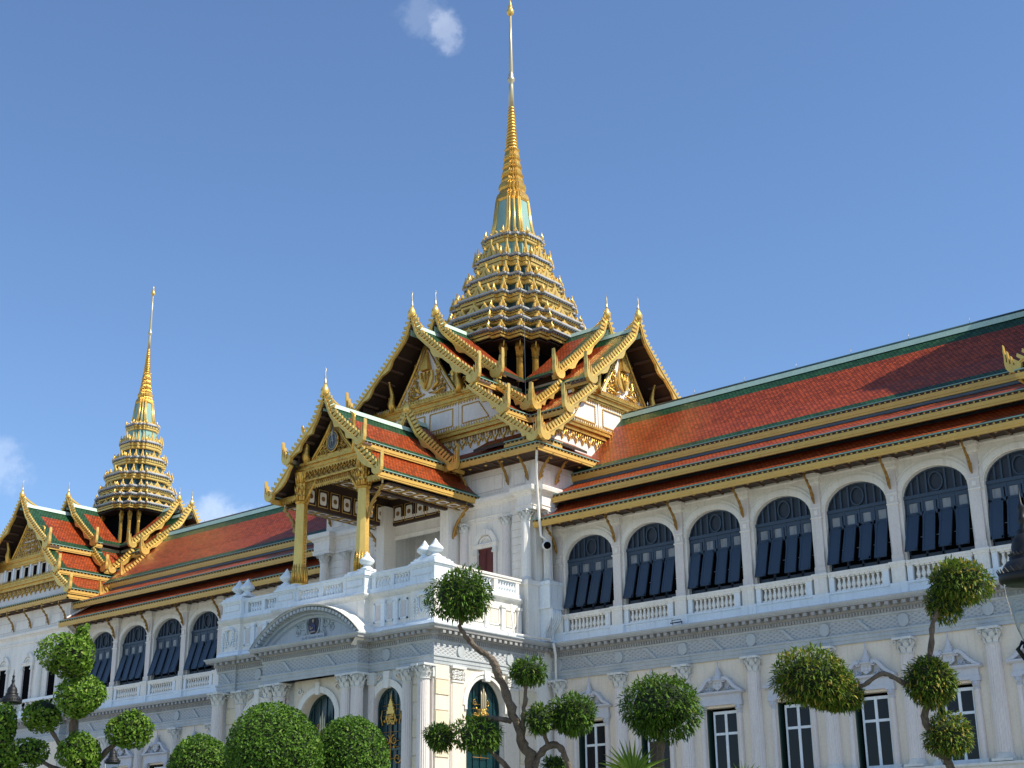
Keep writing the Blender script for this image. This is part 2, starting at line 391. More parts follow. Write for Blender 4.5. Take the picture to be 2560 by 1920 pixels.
def capital_mesh():
    """Corinthian capital, 0.75 high, for a shaft of radius 0.32"""
    mb = MB().m("greywhite")
    mb.lathe(0, 0, [(0.33, 0), (0.37, 0.03), (0.33, 0.07), (0.31, 0.12), (0.32, 0.35), (0.36, 0.52), (0.44, 0.62)], 14)
    for row, (z, h, r, n, off) in enumerate(((0.07, 0.26, 0.33, 8, 0), (0.22, 0.30, 0.34, 8, 0.5))):
        for k in range(n):
            a = 2 * math.pi * (k + off) / n; ca, sa = math.cos(a), math.sin(a); w = 0.12
            prof = [(r, z, w), (r + 0.05, z + h * 0.5, w * 1.05), (r + 0.10, z + h * 0.85, w * 0.8), (r + 0.16, z + h * 0.95, w * 0.5), (r + 0.15, z + h * 0.78, w * 0.25)]
            ids = [(mb.vert((ca * q - sa * ww, sa * q + ca * ww, zz)), mb.vert((ca * q + sa * ww, sa * q - ca * ww, zz))) for q, zz, ww in prof]
            for (a1, b1), (a2, b2) in zip(ids, ids[1:]): mb.face((a1, b1, b2, a2))
    for k in range(4):
        a = math.pi / 4 + k * math.pi / 2; ca, sa = math.cos(a), math.sin(a)
        pts = []
        for j in range(9):
            t = j / 8; rr = 0.11 * (1 - 0.6 * t); an = math.pi * 0.6 - t * 8
            q = 0.50 + rr * math.cos(an); pts.append((ca * q, sa * q, 0.52 + rr * math.sin(an)))
        mb.tube(pts, 0.035, 5)
    mb.box(-0.46, 0.46, -0.46, 0.46, 0.64, 0.75)
    for k in range(4):
        a = k * math.pi / 2; mb.lathe(0.44 * math.cos(a), 0.44 * math.sin(a), [(0.02, 0.56), (0.07, 0.62), (0.07, 0.68), (0.02, 0.73)], 8)
    return mb.mesh("capital")
CAPITAL = capital_mesh()
def column(parent, x, y, z0, z1, r=0.32, mat="pinkwhite", flute=0.07, label=None):
    """fluted column with base; its capital is a sub-part"""
    k = r / 0.32; mb = MB().m("greywhite")
    mb.box(x - r * 1.35, x + r * 1.35, y - r * 1.35, y + r * 1.35, z0, z0 + 0.10 * k)
    mb.lathe(x, y, [(r * 1.3, z0 + 0.1 * k), (r * 1.34, z0 + 0.16 * k), (r * 1.14, z0 + 0.22 * k), (r * 1.2, z0 + 0.27 * k), (r * 1.02, z0 + 0.32 * k)], 16, 0, False)
    mb.m(mat); ch = 0.75 * k
    mb.lathe(x, y, [(r * 1.02, z0 + 0.3 * k), (r, z0 + (z1 - z0) * 0.35), (r * 0.92, z1 - ch)], 40, flute, False)
    o = obj("column", mb, parent, None, label)
    obj("capital", CAPITAL, o, TR(x, y, z1 - ch, 0, k * 0.94))
    return o
def baluster_mesh(h=0.7, mat="white"):
    mb = MB().m(mat); r = 0.105
    mb.box(-r, r, -r, r, 0, 0.07 * h / 0.7)
    mb.lathe(0, 0, [(q * 1.0, z * h) for q, z in ((0.085, 0.1), (0.06, 0.16), (0.10, 0.30), (0.115, 0.40), (0.085, 0.52), (0.055, 0.66), (0.05, 0.76), (0.085, 0.83), (0.06, 0.88))], 12, 0, False)
    mb.box(-r, r, -r, r, h * 0.9, h)
    return mb.mesh("baluster")
BALU = baluster_mesh()
BALU2 = baluster_mesh(0.62, "bluewhite")

ENT = [(0.0, 12.25, "palegrey"), (0.06, 12.25, "palegrey"), (0.06, 12.40, "palegrey"), (0.09, 12.42, "palegrey"), (0.09, 12.58, "palegrey"), (0.14, 12.62, "palegrey"),
       (0.14, 12.70, "palegrey"), (0.03, 12.72, "lattice"), (0.03, 13.32, "palegrey"), (0.10, 13.36, "palegrey"), (0.10, 13.44, "darkgrey"), (0.14, 13.64, "darkgrey"), (0.24, 13.70, "darkgrey"), (0.24, 13.88, "darkgrey"),
       (0.56, 13.90, "darkgrey"), (0.58, 14.00, "palegrey"), (0.66, 14.08, "palegrey"), (0.66, 14.14, "bluewhite"), (0.0, 14.20, "bluewhite")]
def entablature(parent, path, name="entablature", closed=False, top=None, ovals=(), ribbons=()):
    mb = MB(); pr = [(o, z) for o, z, _ in ENT]; mt = [k for _, _, k in ENT]
    if top: pr[-1] = (top, 14.20)
    mb.sweep(pr, path, closed, mt)
    P = [Vector(p) for p in path]
    for a, b in zip(P, P[1:] + (P[:1] if closed else [])):
        d = b - a; L = d.length
        if L < 0.05: continue
        d.normalize(); nn = Vector((d.y, -d.x))
        def blk(t, w, o0, o1, z0, z1):
            c = a + d * t
            A = c - d * w / 2 + nn * o0; B = c + d * w / 2 + nn * o0; C2 = c + d * w / 2 + nn * o1; D2 = c - d * w / 2 + nn * o1
            lo = [(q.x, q.y, z0) for q in (A, B, C2, D2)]; mb.ext(lo, (0, 0, z1 - z0))
        mb.m("darkgrey"); k = max(1, round(L / 0.42))  # blocks and underside in darker grey, cornice shade put into the colour
        for i in range(k): blk((i + 0.5) * L / k, 0.20, 0.22, 0.52, 13.72, 13.885)
        k = max(1, round(L / 0.16))
        for i in range(k): blk((i + 0.5) * L / k, 0.085, 0.11, 0.19, 13.46, 13.62)
    mb.m("palegrey")
    for kind, x, y, fx in ovals:                       # oval medallion; fx: True when the wall runs along x
        pts = [(0.26 * math.cos(2 * math.pi * j / 18), 0.31 * math.sin(2 * math.pi * j / 18)) for j in range(18)]
        if fx: mb.ext([(x + q, y, 13.02 + w) for q, w in pts], (0, -0.10, 0))
        else: mb.ext([(x, y + q, 13.02 + w) for q, w in pts], (0.10, 0, 0))
    for x, y, fx in ribbons:
        pts = [(-0.42, 0.30), (-0.22, 0.30), (0.42, -0.30), (0.22, -0.30)]
        if fx: mb.ext([(x + q, y, 13.02 + w) for q, w in pts], (0, -0.085, 0))
        else: mb.ext([(x, y + q, 13.02 + w) for q, w in pts], (0.085, 0, 0))
    return obj(name, mb, parent)

def fascia(parent, p0, p1, out, h=0.30, scal=True, name="eave_fascia", mat="goldpaint"):
    """gilded eave board with a row of tile-end scallops above it; p0,p1 = lower edge line, out = outward plan direction"""
    p0, p1 = Vector(p0), Vector(p1); d = p1 - p0; L = d.length; d.normalize(); o = Vector((out[0], out[1], 0)); up = Vector((0, 0, 1))
    mb = MB().m(mat)
    def bar(o0, o1, z0, z1):
        mb.ext([p0 + o * o0 + up * z0, p0 + o * o1 + up * z0, p0 + o * o1 + up * z1, p0 + o * o0 + up * z1], d * L)
    bar(-0.10, 0.02, 0, h * 0.36); bar(-0.10, 0.05, h * 0.36, h)
    mb.m("brown"); bar(-0.10, 0.015, h, h + 0.12)
    if scal:
        n = max(2, int(L / 0.30))
        for k in range(n):
            c = p0 + d * ((k + 0.5) * L / n) + up * (h + 0.02)
            mb.m("goldpaint"); mb.ext([c + o * 0.0 - d * 0.05, c + o * 0.0 + d * 0.05, c + o * 0.0 + d * 0.035 + up * 0.07, c + o * 0.0 - d * 0.035 + up * 0.07], o * 0.06)
    mb.m("teal"); bar(-0.12, 0.10, h + 0.12, h + 0.165)
    return obj(name, mb, parent)

def sheet(mb, Pt, u0, u1, curve, bt=0.0, bb=0.0, b0=0.0, b1=0.0, under=0.16, umat="brown"):
    """tiled slope: Pt(u, s, z) places points; curve = [(s, z)...] from the top down; green border bt/bb/b0/b1 round a red field"""
    seg = [0.0]
    for (s0, z0), (s1, z1) in zip(curve, curve[1:]): seg.append(seg[-1] + math.hypot(s1 - s0, z1 - z0))
    L = seg[-1]
    def at(v):
        for k in range(len(seg) - 1):
            if v <= seg[k + 1] + 1e-9:
                t = (v - seg[k]) / max(1e-9, seg[k + 1] - seg[k]); a, b = curve[k], curve[k + 1]
                return (a[0] + (b[0] - a[0]) * t, a[1] + (b[1] - a[1]) * t)
        return curve[-1]
    vs = sorted(set([round(x, 4) for x in seg + [min(bt, L), max(0, L - bb)]]))
    us = sorted(set([u0, u1] + ([u0 + b0] if 0 < b0 < u1 - u0 else []) + ([u1 - b1] if 0 < b1 < u1 - u0 else [])))
    for va, vb in zip(vs, vs[1:]):
        for ua, ub in zip(us, us[1:]):
            vm, um = (va + vb) / 2, (ua + ub) / 2
            g = vm < bt or vm > L - bb or um < u0 + b0 or um > u1 - b1
            mb.m("tile_green" if g else "tile_red")
            a, b = at(va), at(vb)
            mb.poly([Pt(ua, *a), Pt(ub, *a), Pt(ub, *b), Pt(ua, *b)], [(ua, va), (ub, va), (ub, vb), (ua, vb)])
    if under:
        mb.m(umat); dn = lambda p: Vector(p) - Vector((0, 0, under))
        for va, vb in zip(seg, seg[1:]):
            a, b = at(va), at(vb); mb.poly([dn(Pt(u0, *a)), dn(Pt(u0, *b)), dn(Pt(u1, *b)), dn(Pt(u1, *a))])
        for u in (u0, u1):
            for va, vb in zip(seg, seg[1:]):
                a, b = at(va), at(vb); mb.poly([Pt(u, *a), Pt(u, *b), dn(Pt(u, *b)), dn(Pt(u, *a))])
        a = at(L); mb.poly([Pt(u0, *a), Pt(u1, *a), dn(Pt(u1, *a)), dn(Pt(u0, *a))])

def bracket_mesh():
    """slender gilded eave bracket: foot at the wall (0,0,0), head out at -y and up"""
    mb = MB().m("darkgold")
    path = [(0, -0.02, 0), (0, -0.10, 0.18), (0, -0.16, 0.42), (0, -0.30, 0.70), (0, -0.56, 0.98), (0, -0.78, 1.22), (0, -0.88, 1.46)]
    mb.tube(path, [0.03, 0.075, 0.085, 0.075, 0.06, 0.05, 0.035], 6)
    for k in range(1, 6):
        p = Vector(path[k]); mb.ext([p + Vector((0, 0.0, -0.10)), p + Vector((0, -0.19, 0.02)), p + Vector((0, -0.10, 0.16)), p + Vector((0, 0.05, 0.1))], (0.05, 0, 0))
    spiral(mb, (0.0, -0.18, 0.38), 0.10, 1.2, 1, 0.03)
    mb.m("silver"); mb.tube([(0, -0.86, 1.40), (0, -0.90, 1.62)], [0.05, 0.03], 6)
    return mb.mesh("eave_bracket")
BRACKET = bracket_mesh()

def hatch_mesh():
    """navy panelled top-hung shutter leaf: hinge edge along x at the origin, hanging down and swung out"""
    mb = MB().m("navy"); w, h = 0.30, 1.92
    mb.box(-w, w, -0.03, 0.03, -h, 0)
    for x0, x1, z0, z1 in ((-w, w, -0.09, 0), (-w, w, -h, -h + 0.11), (-w, -w + 0.08, -h, 0), (w - 0.08, w, -h, 0)): mb.box(x0, x1, -0.05, -0.03, z0, z1)
    return mb.mesh("shutter")
SHUTTER = hatch_mesh()
def arched_window_mesh():
    mb = MB(); mb.m("void"); H = 1.62
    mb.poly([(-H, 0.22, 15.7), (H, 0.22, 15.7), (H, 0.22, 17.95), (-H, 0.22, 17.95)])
    mb.m("navy")
    for x in (-H, -0.80, -0.02, 0.76, H - 0.06): mb.box(x, x + 0.10 if abs(x) < 1.5 else x + 0.06, 0.0, 0.16, 15.7, 18.7)
    mb.box(-H, H, 0.0, 0.17, 15.7, 15.98); mb.box(-H, H, 0.0, 0.16, 17.78, 17.95); mb.box(-H, H, 0.02, 0.16, 18.42, 18.62); mb.box(-H, H, -0.05, 0.18, 18.62, 18.78)
    for k in range(4):
        xc = -1.19 + k * 0.79 + (0.03 if k > 1 else -0.02)
        mb.m("navy")
        for a, b in ((-0.34, -0.21), (0.21, 0.34)): mb.box(xc + a, xc + b, 0.03, 0.14, 17.9, 18.45)
    fan = arc_pts(0, H, 18.7, 1.24, 18)
    mb.m("navyfan"); mb.poly([(x, 0.12, z) for x, z in fan])
    mb.m("navy")
    for x in (-1.25, -0.92, -0.52, 0.42, 0.84, 1.18):
        zt = 18.7 + 1.24 * math.sqrt(max(0, 1 - (x / H) ** 2)) - 0.03; mb.box(x, x + 0.09, 0.03, 0.13, 18.72, zt)
    ov = [(0.36 * math.cos(2 * math.pi * j / 20), 0.47 * math.sin(2 * math.pi * j / 20)) for j in range(20)]
    for j in range(20):
        (xa, za), (xb, zb) = ov[j], ov[(j + 1) % 20]
        mb.poly([(xa, 0.02, 19.28 + za), (xb, 0.02, 19.28 + zb), (xb * 0.82, 0.02, 19.28 + zb * 0.86), (xa * 0.82, 0.02, 19.28 + za * 0.86)])
        mb.poly([(xa, 0.02, 19.28 + za), (xb, 0.02, 19.28 + zb), (xb, 0.14, 19.28 + zb), (xa, 0.14, 19.28 + za)])
    ring(mb, 0, H - 0.07, 18.7, 1.17, 0.075, 0.0, 0.04)
    return mb.mesh("arched_window")
ARCHED = arched_window_mesh()
mb = MB().m("frost"); mb.box(-0.21, 0.21, 0, 0.02, -0.24, 0.24); PANE = mb.mesh("pane")
mb = MB().m("steel"); mb.box(-0.16, 0.16, -0.015, 0.015, -0.015, 0.015); STAY = mb.mesh("stay")

def lower_window_mesh():
    """stone surround: jamb columns, entablature and swan-neck pediment, local x centred, wall face at y=0"""
    mb = MB()
    mb.m("greywhite")
    for sg in (-1, 1):
        x = sg * 1.06
        mb.box(x - 0.20, x + 0.20, -0.18, 0.06, 6.52, 6.72)
        mb.m("pinkwhite"); mb.lathe(x, -0.02, [(0.155, 6.72), (0.15, 8.0), (0.135, 9.62)], 16, 0.06, False)
        mb.m("relief"); mb.lathe(x, -0.02, [(0.14, 9.62), (0.16, 9.66), (0.13, 9.70), (0.14, 9.85), (0.22, 10.0)], 10); mb.box(x - 0.23, x + 0.23, -0.22, 0.08, 10.0, 10.06)
        for k in range(5): mb.lathe(x - 0.12 + k * 0.06, -0.17, [(0.01, 9.76), (0.04, 9.84), (0.01, 9.93)], 5)
        mb.m("greywhite")
    mb.m("relief")
    mb.box(-1.28, 1.28, -0.20, 0.02, 10.06, 10.22); mb.box(-1.24, 1.24, -0.16, 0.02, 10.22, 10.55)
    mb.ext([(-1.42, -0.36, 10.62), (-1.42, -0.36, 10.70), (-1.42, 0.02, 10.70), (-1.42, 0.02, 10.55), (-1.42, -0.22, 10.55)], (2.84, 0, 0))
    # swan-neck slopes
    for sg in (-1, 1):
        pts = [(1.42, 10.70), (1.20, 10.80), (0.98, 10.96), (0.80, 11.16), (0.66, 11.32), (0.50, 11.40), (0.36, 11.36), (0.30, 11.24)]
        lo = [(1.30, 10.70), (1.08, 10.72), (0.86, 10.86), (0.70, 11.04), (0.58, 11.18), (0.48, 11.25), (0.42, 11.24), (0.40, 11.20)]
        for (a, b), (c, d), (e, f), (g, h) in zip(pts, pts[1:], lo, lo[1:]):
            for y0, y1 in ((-0.34, -0.34),): mb.poly([(sg * a, y0, b), (sg * c, y0, d), (sg * g, y0, h), (sg * e, y0, f)])
            mb.poly([(sg * a, -0.34, b), (sg * c, -0.34, d), (sg * c, 0.02, d), (sg * a, 0.02, b)])
            mb.poly([(sg * e, -0.34, f), (sg * g, -0.34, h), (sg * g, -0.05, h), (sg * e, -0.05, f)])
        spiral(mb, (sg * 0.40, -0.30, 11.26), 0.15, 1.4, sg, 0.045, 1.57)
        mb.poly([(sg * 1.3, -0.07, 10.70), (sg * 0.3, -0.07, 10.70), (sg * 0.3, -0.07, 11.3), (sg * 0.6, -0.07, 11.2)])
        for k in range(5):
            a = 0.45 + k * 0.15; spiral(mb, (sg * a, -0.16, 10.80 + 0.04 * (k % 2)), 0.10, 1.3, sg, 0.035, k)
    # shield and stepped crown finial
    mb.ext([(-0.26, -0.10, 11.22), (0.26, -0.10, 11.22), (0.24, -0.10, 10.92), (0.0, -0.10, 10.74), (-0.24, -0.10, 10.92)], (0, -0.16, 0))
    for x, z in ((-0.1, 11.08), (0.1, 11.08), (-0.1, 10.92), (0.1, 10.92)): mb.lathe(x, -0.27, [(0.01, z - 0.05), (0.05, z), (0.01, z + 0.05)], 6)
    z = 11.22
    mb.lathe(0, -0.14, [(0.32, z), (0.34, z + 0.06), (0.24, z + 0.14), (0.26, z + 0.18), (0.18, z + 0.28), (0.20, z + 0.32), (0.13, z + 0.40), (0.15, z + 0.44), (0.08, z + 0.54), (0.10, z + 0.57), (0.035, z + 0.70), (0.02, z + 0.98)], 14)
    # reveal and dark interior
    mb.m("cream")
    for sg in (-1, 1): mb.poly([(sg * 0.86, 0.0, 6.55), (sg * 0.86, 0.5, 6.55), (sg * 0.86, 0.5, 9.95), (sg * 0.86, 0, 9.95)])
    mb.poly([(-0.86, 0, 9.95), (0.86, 0, 9.95), (0.86, 0.5, 9.95), (-0.86, 0.5, 9.95)])
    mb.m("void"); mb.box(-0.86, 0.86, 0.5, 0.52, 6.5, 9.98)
    return mb.mesh("window")
LOWWIN = lower_window_mesh()
mb = MB().m("bluewhite")
for x0, x1 in ((-0.62, -0.53), (0.02, 0.16), (0.70, 0.80)): mb.box(x0, x1, 0.22, 0.30, 6.56, 9.80)
for z0, z1 in ((6.56, 6.75), (8.66, 8.78), (9.66, 9.80)): mb.box(-0.60, 0.79, 0.235, 0.285, z0, z1)
SASH = mb.mesh("sash")
mb = MB().m("pane"); mb.box(-0.55, 0.72, 0.26, 0.27, 6.7, 9.7); LPANE = mb.mesh("glass")
mb = MB().m("shuttergreen"); mb.box(-0.83, -0.78, -0.02, 0.45, 6.56, 9.9)
for k in range(26): mb.box(-0.785, -0.765, 0.03, 0.40, 6.7 + k * 0.12, 6.75 + k * 0.12)
LSHUT = mb.mesh("shutter")
mb = MB().m("shuttergreen"); mb.box(0.81, 0.85, 0.1, 0.45, 6.56, 9.9); LSHUT2 = mb.mesh("shutter")

def wing(name, label, P, x0, x1, loc, seen):
    """long two-storey wing; P = pilaster centres, seen = (first, last) pilaster with full detail"""
    t = thing(name, label, "building wing", loc)
    rid = lambda y: y
    # walls -----------------------------------------------------------
    ops = [((a + b) / 2, 1.62, 15.70, 18.7, 1.24) for a, b in zip(P, P[1:])]
    mb = MB(); mb.T = Matrix.Translation((0, 0.16, 0))
    arch_wall(mb, x0, x1, 15.70, 20.72, ops, 0.5, "white")
    for xc, h, zb, zs, rise in ops:
        mb.m("white"); ring(mb, xc, 1.66, 18.7, 1.28, 0.26, 0.05)
        arc = [(x, z) for x, z in arc_pts(xc, 2.02, 18.62, 1.78, 20)[3:8]] 
        for arc in (arc_pts(xc, 2.02, 18.62, 1.72, 22)[3:9], arc_pts(xc, 2.02, 18.62, 1.72, 22)[13:20]):
            for (xa, za), (xb, zb2) in zip(arc, arc[1:]): mb.ext([(xa, -0.05, za), (xb, -0.05, zb2), (xb, -0.05, zb2 + 0.09), (xa, -0.05, za + 0.09)], (0, 0.1, 0))
    mb.T = None; mb.m("white")
    mb.sweep([(0.0, 20.50), (0.05, 20.52), (0.05, 20.58), (0.0, 20.60)], [(x0, 0.16), (x1, 0.16)])
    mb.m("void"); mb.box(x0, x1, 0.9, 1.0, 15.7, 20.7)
    obj("upper_wall", mb, t)
    # lower wall
    mb = MB(); mb.T = Matrix.Translation((0, 0.0, 0)); 
    arch_wall(mb, x0, x1, 6.50, 12.3, [((a + b) / 2, 0.86, 6.55, 9.95, 0) for a, b in zip(P, P[1:])], 0.02, "cream")
    obj("lower_wall", mb, t)
    mb = MB().m("greywhite")
    mb.sweep([(0.0, 6.0), (0.45, 6.05), (0.52, 6.35), (0.62, 6.42), (0.62, 6.52), (0.0, 6.56)], [(x0, 0), (x1, 0)])
    mb.m("cream"); mb.box(x0, x1, -0.3, 0.2, 0.0, 6.1)
    for k in range(8): mb.m("roughcream"); mb.box(x0, x1, -0.36, -0.28, 0.1 + k * 0.74, 0.76 + k * 0.74)
    obj("basement", mb, t)
    mb = MB().m("white"); mb.box(x0 + 0.01, x1 - 0.01, 0.92, 14.1, 0, 20.4); obj("core_wall", mb, t)
    entablature(t, [(x0, -0.05), (x1, -0.05)], top=0.0,
                ovals=[(0, x, -0.07, True) for x in P[seen[0]:seen[1] + 1]], ribbons=[(x + 2, -0.07, True) for x in P[seen[0]:seen[1]]])
    # plinth course and balustrade ---------------------------------------
    mb = MB().m("bluewhite"); mb.box(x0, x1, -0.10, 0.6, 14.16, 14.62); mb.sweep([(0, 14.60), (0.06, 14.64), (0.04, 14.74), (0, 14.75)], [(x0, -0.10), (x1, -0.10)])
    mb.m("white"); mb.poly([(x0, 0.5, 14.7), (x1, 0.5, 14.7), (x1, 0.5, 15.7), (x0, 0.5, 15.7)])
    obj("parapet_base", mb, t)
    for i, x in enumerate(P):
        if not (seen[0] <= i <= seen[1]): continue
        mb = MB().m("bluewhite")
        mb.box(x - 0.42, x + 0.42, -0.22, 0.45, 14.18, 14.72); mb.m("white"); mb.box(x - 0.33, x + 0.33, -0.16, 0.45, 14.72, 15.48)
        mb.box(x - 0.22, x + 0.22, -0.175, -0.15, 14.88, 15.36)
        mb.box(x - 0.37, x + 0.37, -0.20, 0.45, 15.48, 15.58); mb.box(x - 0.41, x + 0.41, -0.24, 0.45, 15.58, 15.70)
        mb.m("pinkwhite")
        mb.box(x - 0.29, x + 0.29, -0.06, 0.4, 15.70, 16.05); mb.box(x - 0.25, x + 0.25, -0.02, 0.4, 16.05, 20.2)
        mb.box(x - 0.13, x + 0.13, -0.045, 0.0, 18.55, 18.85); mb.m("white"); mb.box(x - 0.09, x + 0.09, -0.055, 0.0, 18.60, 18.80)
        mb.box(x - 0.30, x + 0.30, -0.06, 0.4, 18.42, 18.48); mb.box(x - 0.30, x + 0.30, -0.06, 0.4, 18.92, 18.97)
        mb.box(x - 0.29, x + 0.29, -0.07, 0.4, 20.10, 20.2); mb.box(x - 0.34, x + 0.34, -0.14, 0.4, 20.2, 20.45); mb.box(x - 0.38, x + 0.38, -0.2, 0.4, 20.45, 20.66)
        pl = obj("pilaster", mb, t)
        obj("eave_bracket", BRACKET, t, TR(x - 0.02, -0.06, 19.15))
    for i, (a, b) in enumerate(zip(P, P[1:])):
        xc = (a + b) / 2
        if not (seen[0] - 1 <= i <= seen[1]): continue
        mb = MB().m("white"); mb.box(a + 0.42, b - 0.42, -0.14, 0.16, 15.44, 15.56); mb.box(a + 0.42, b - 0.42, -0.18, 0.20, 15.56, 15.68)
        mb.m("bluewhite")
        for x in (a + 0.62, b - 0.62): mb.box(x - 0.20, x + 0.12 if x > xc else x + 0.06, -0.09, 0.13, 14.75, 15.44)
        bo = obj("balustrade", mb, t)
        n = 10
        for k in range(n): obj("baluster", BALU, bo, TR(a + 0.82 + (k + 0.35) * (b - a - 1.5) / n, 0.02, 14.745))
        w = obj("arched_window", ARCHED, t, TR(xc, 0.40, 0))
        for k in range(4):
            x = xc - 1.19 + k * 0.79 + (0.03 if k > 1 else -0.02)
            ang = R_(random.uniform(14, 19.5))
            obj("shutter", SHUTTER, w, Matrix.Translation((x, 0.36, 17.86)) @ Matrix.Rotation(-ang, 4, 'X'))
            obj("pane", PANE, w, Matrix.Translation((x, 0.47, 18.17)))
            obj("stay", STAY, w, Matrix.Translation((x + 0.42, 0.30, 16.75)))
        lw = obj("window", LOWWIN, t, TR(xc, 0, 0))
        obj("sash", SASH, lw, TR(xc, 0, 0)); obj("glass", LPANE, lw, TR(xc, 0, 0)); obj("shutter", LSHUT, lw, TR(xc, 0, 0)); obj("shutter", LSHUT2, lw, TR(xc, 0, 0))
    for i, x in enumerate(P):
        if seen[0] <= i <= seen[1]: column(t, x, -0.10, 6.55, 12.25, 0.34)
    # roofs ------------------------------------------------------------
    Pt = lambda u, y, z: (u, y, z)
    xs0 = x0
    for nm, cv, bt, bb in (("roof_tier", [(0.75, 22.15), (-0.4, 21.42), (-1.50, 20.90)], 0.0, 0.32), ("roof_tier", [(2.05, 23.57), (0.8, 22.96), (-0.42, 22.42)], 0.0, 0.10)):
        mb = MB(); sheet(mb, Pt, xs0, x1, cv, bt, bb, 0, 0, 0.10)
        ro = obj(nm, mb, t)
        y, z = cv[-1]; fascia(ro, (xs0, y + 0.02, z - 0.47), (x1, y + 0.02, z - 0.47), (0, -1))
        # lead flashing against the next riser
        mb = MB().m("slate"); yy, zz = cv[0]; k = 0.52
        ap = [(0.62, 22.09), (1.0, 22.45), (1.02, 22.9)] if yy < 1 else [(1.80, 23.475), (2.10, 23.63), (2.12, 24.0)]
        for (ya, za), (yb, zb2) in zip(ap, ap[1:]): mb.poly([(xs0, ya, za), (x1, ya, za), (x1, yb, zb2), (xs0, yb, zb2)])
        obj("flashing", mb, ro)
    mb = MB().m("slate")
    mb.box(xs0, x1, 1.1, 1.5, 20.75, 22.6); mb.box(xs0, x1, 2.3, 3.0, 22.5, 24.0)
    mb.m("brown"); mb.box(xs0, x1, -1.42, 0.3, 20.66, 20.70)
    mb.m("brownwood")
    k = int((x1 - xs0) / 0.8)
    for i in range(k): mb.box(xs0 + i * 0.8, xs0 + i * 0.8 + 0.10, -1.40, 0.15, 20.60, 20.66)
    mb.m("goldpaint")
    for i in range(k): mb.lathe(xs0 + i * 0.8 + 0.45, -0.75, [(0.09, 20.66), (0.06, 20.60), (0.01, 20.57)], 8)
    obj("eave_soffit", mb, t)
    mb = MB()
    cv = [(7.15, 28.85), (5.6, 27.30), (4.0, 25.80), (2.02, 24.22)]
    sheet(mb, Pt, xs0, x1, cv, 1.15, 0.62, 0, 0, 0.15)
    Pb = lambda u, y, z: (u, 14.3 - y, z)
    sheet(mb, Pb, xs0, x1, cv, 1.15, 0.62, 0, 0, 0.15)
    ro = obj("main_roof", mb, t)
    fascia(ro, (xs0, 2.04, 23.74), (x1, 2.04, 23.74), (0, -1), 0.32)
    mb = MB().m("mint"); mb.ext([(xs0, 6.90, 28.66), (xs0, 7.15, 28.82), (xs0, 7.4, 28.66), (xs0, 7.30, 28.98), (xs0, 7.0, 28.98)], (x1 - xs0, 0, 0))
    mb.m("darkteal"); mb.tube([(xs0, 7.15, 29.02), (x1, 7.15, 29.02)], 0.13, 8)
    mb.m("steel")
    for i in range(int((x1 - xs0) / 3.4)): mb.tube([(xs0 + 2 + i * 3.4, 7.15, 29.1), (xs0 + 2 + i * 3.4, 7.15, 29.45)], 0.015, 4)
    obj("ridge_cap", mb, ro)
    return t
# ------------------------------------------------------------------ Thai roofs
def redent(w, a=0.40, b=0.56, c=0.78, d=0.94):
    q = [(1, a), (d, a), (d, b), (c, b), (c, c), (b, c), (b, d), (a, d), (a, 1)]
    out = []
    for k in range(4):
        ca, sa = ((1, 0), (0, 1), (-1, 0), (0, -1))[k]
        out += [(w * (x * ca - y * sa), w * (x * sa + y * ca)) for x, y in q]
    return out
HH = [(-0.46, -0.04), (-0.42, -0.30), (-0.24, -0.47), (0.04, -0.52), (0.28, -0.44), (0.45, -0.24), (0.51, 0.0), (0.52, 0.22), (0.50, 0.52), (0.53, 0.86), (0.50, 1.28), (0.45, 0.88), (0.41, 0.54), (0.40, 0.20), (0.34, 0.16), (0.33, 0.40), (0.35, 0.62), (0.31, 0.86), (0.26, 0.60), (0.24, 0.34), (0.24, 0.06), (0.16, 0.03), (0.15, 0.22), (0.16, 0.36), (0.12, 0.52), (0.07, 0.34), (0.05, 0.14), (0.02, -0.08), (-0.12, -0.08), (-0.28, 0.04)]
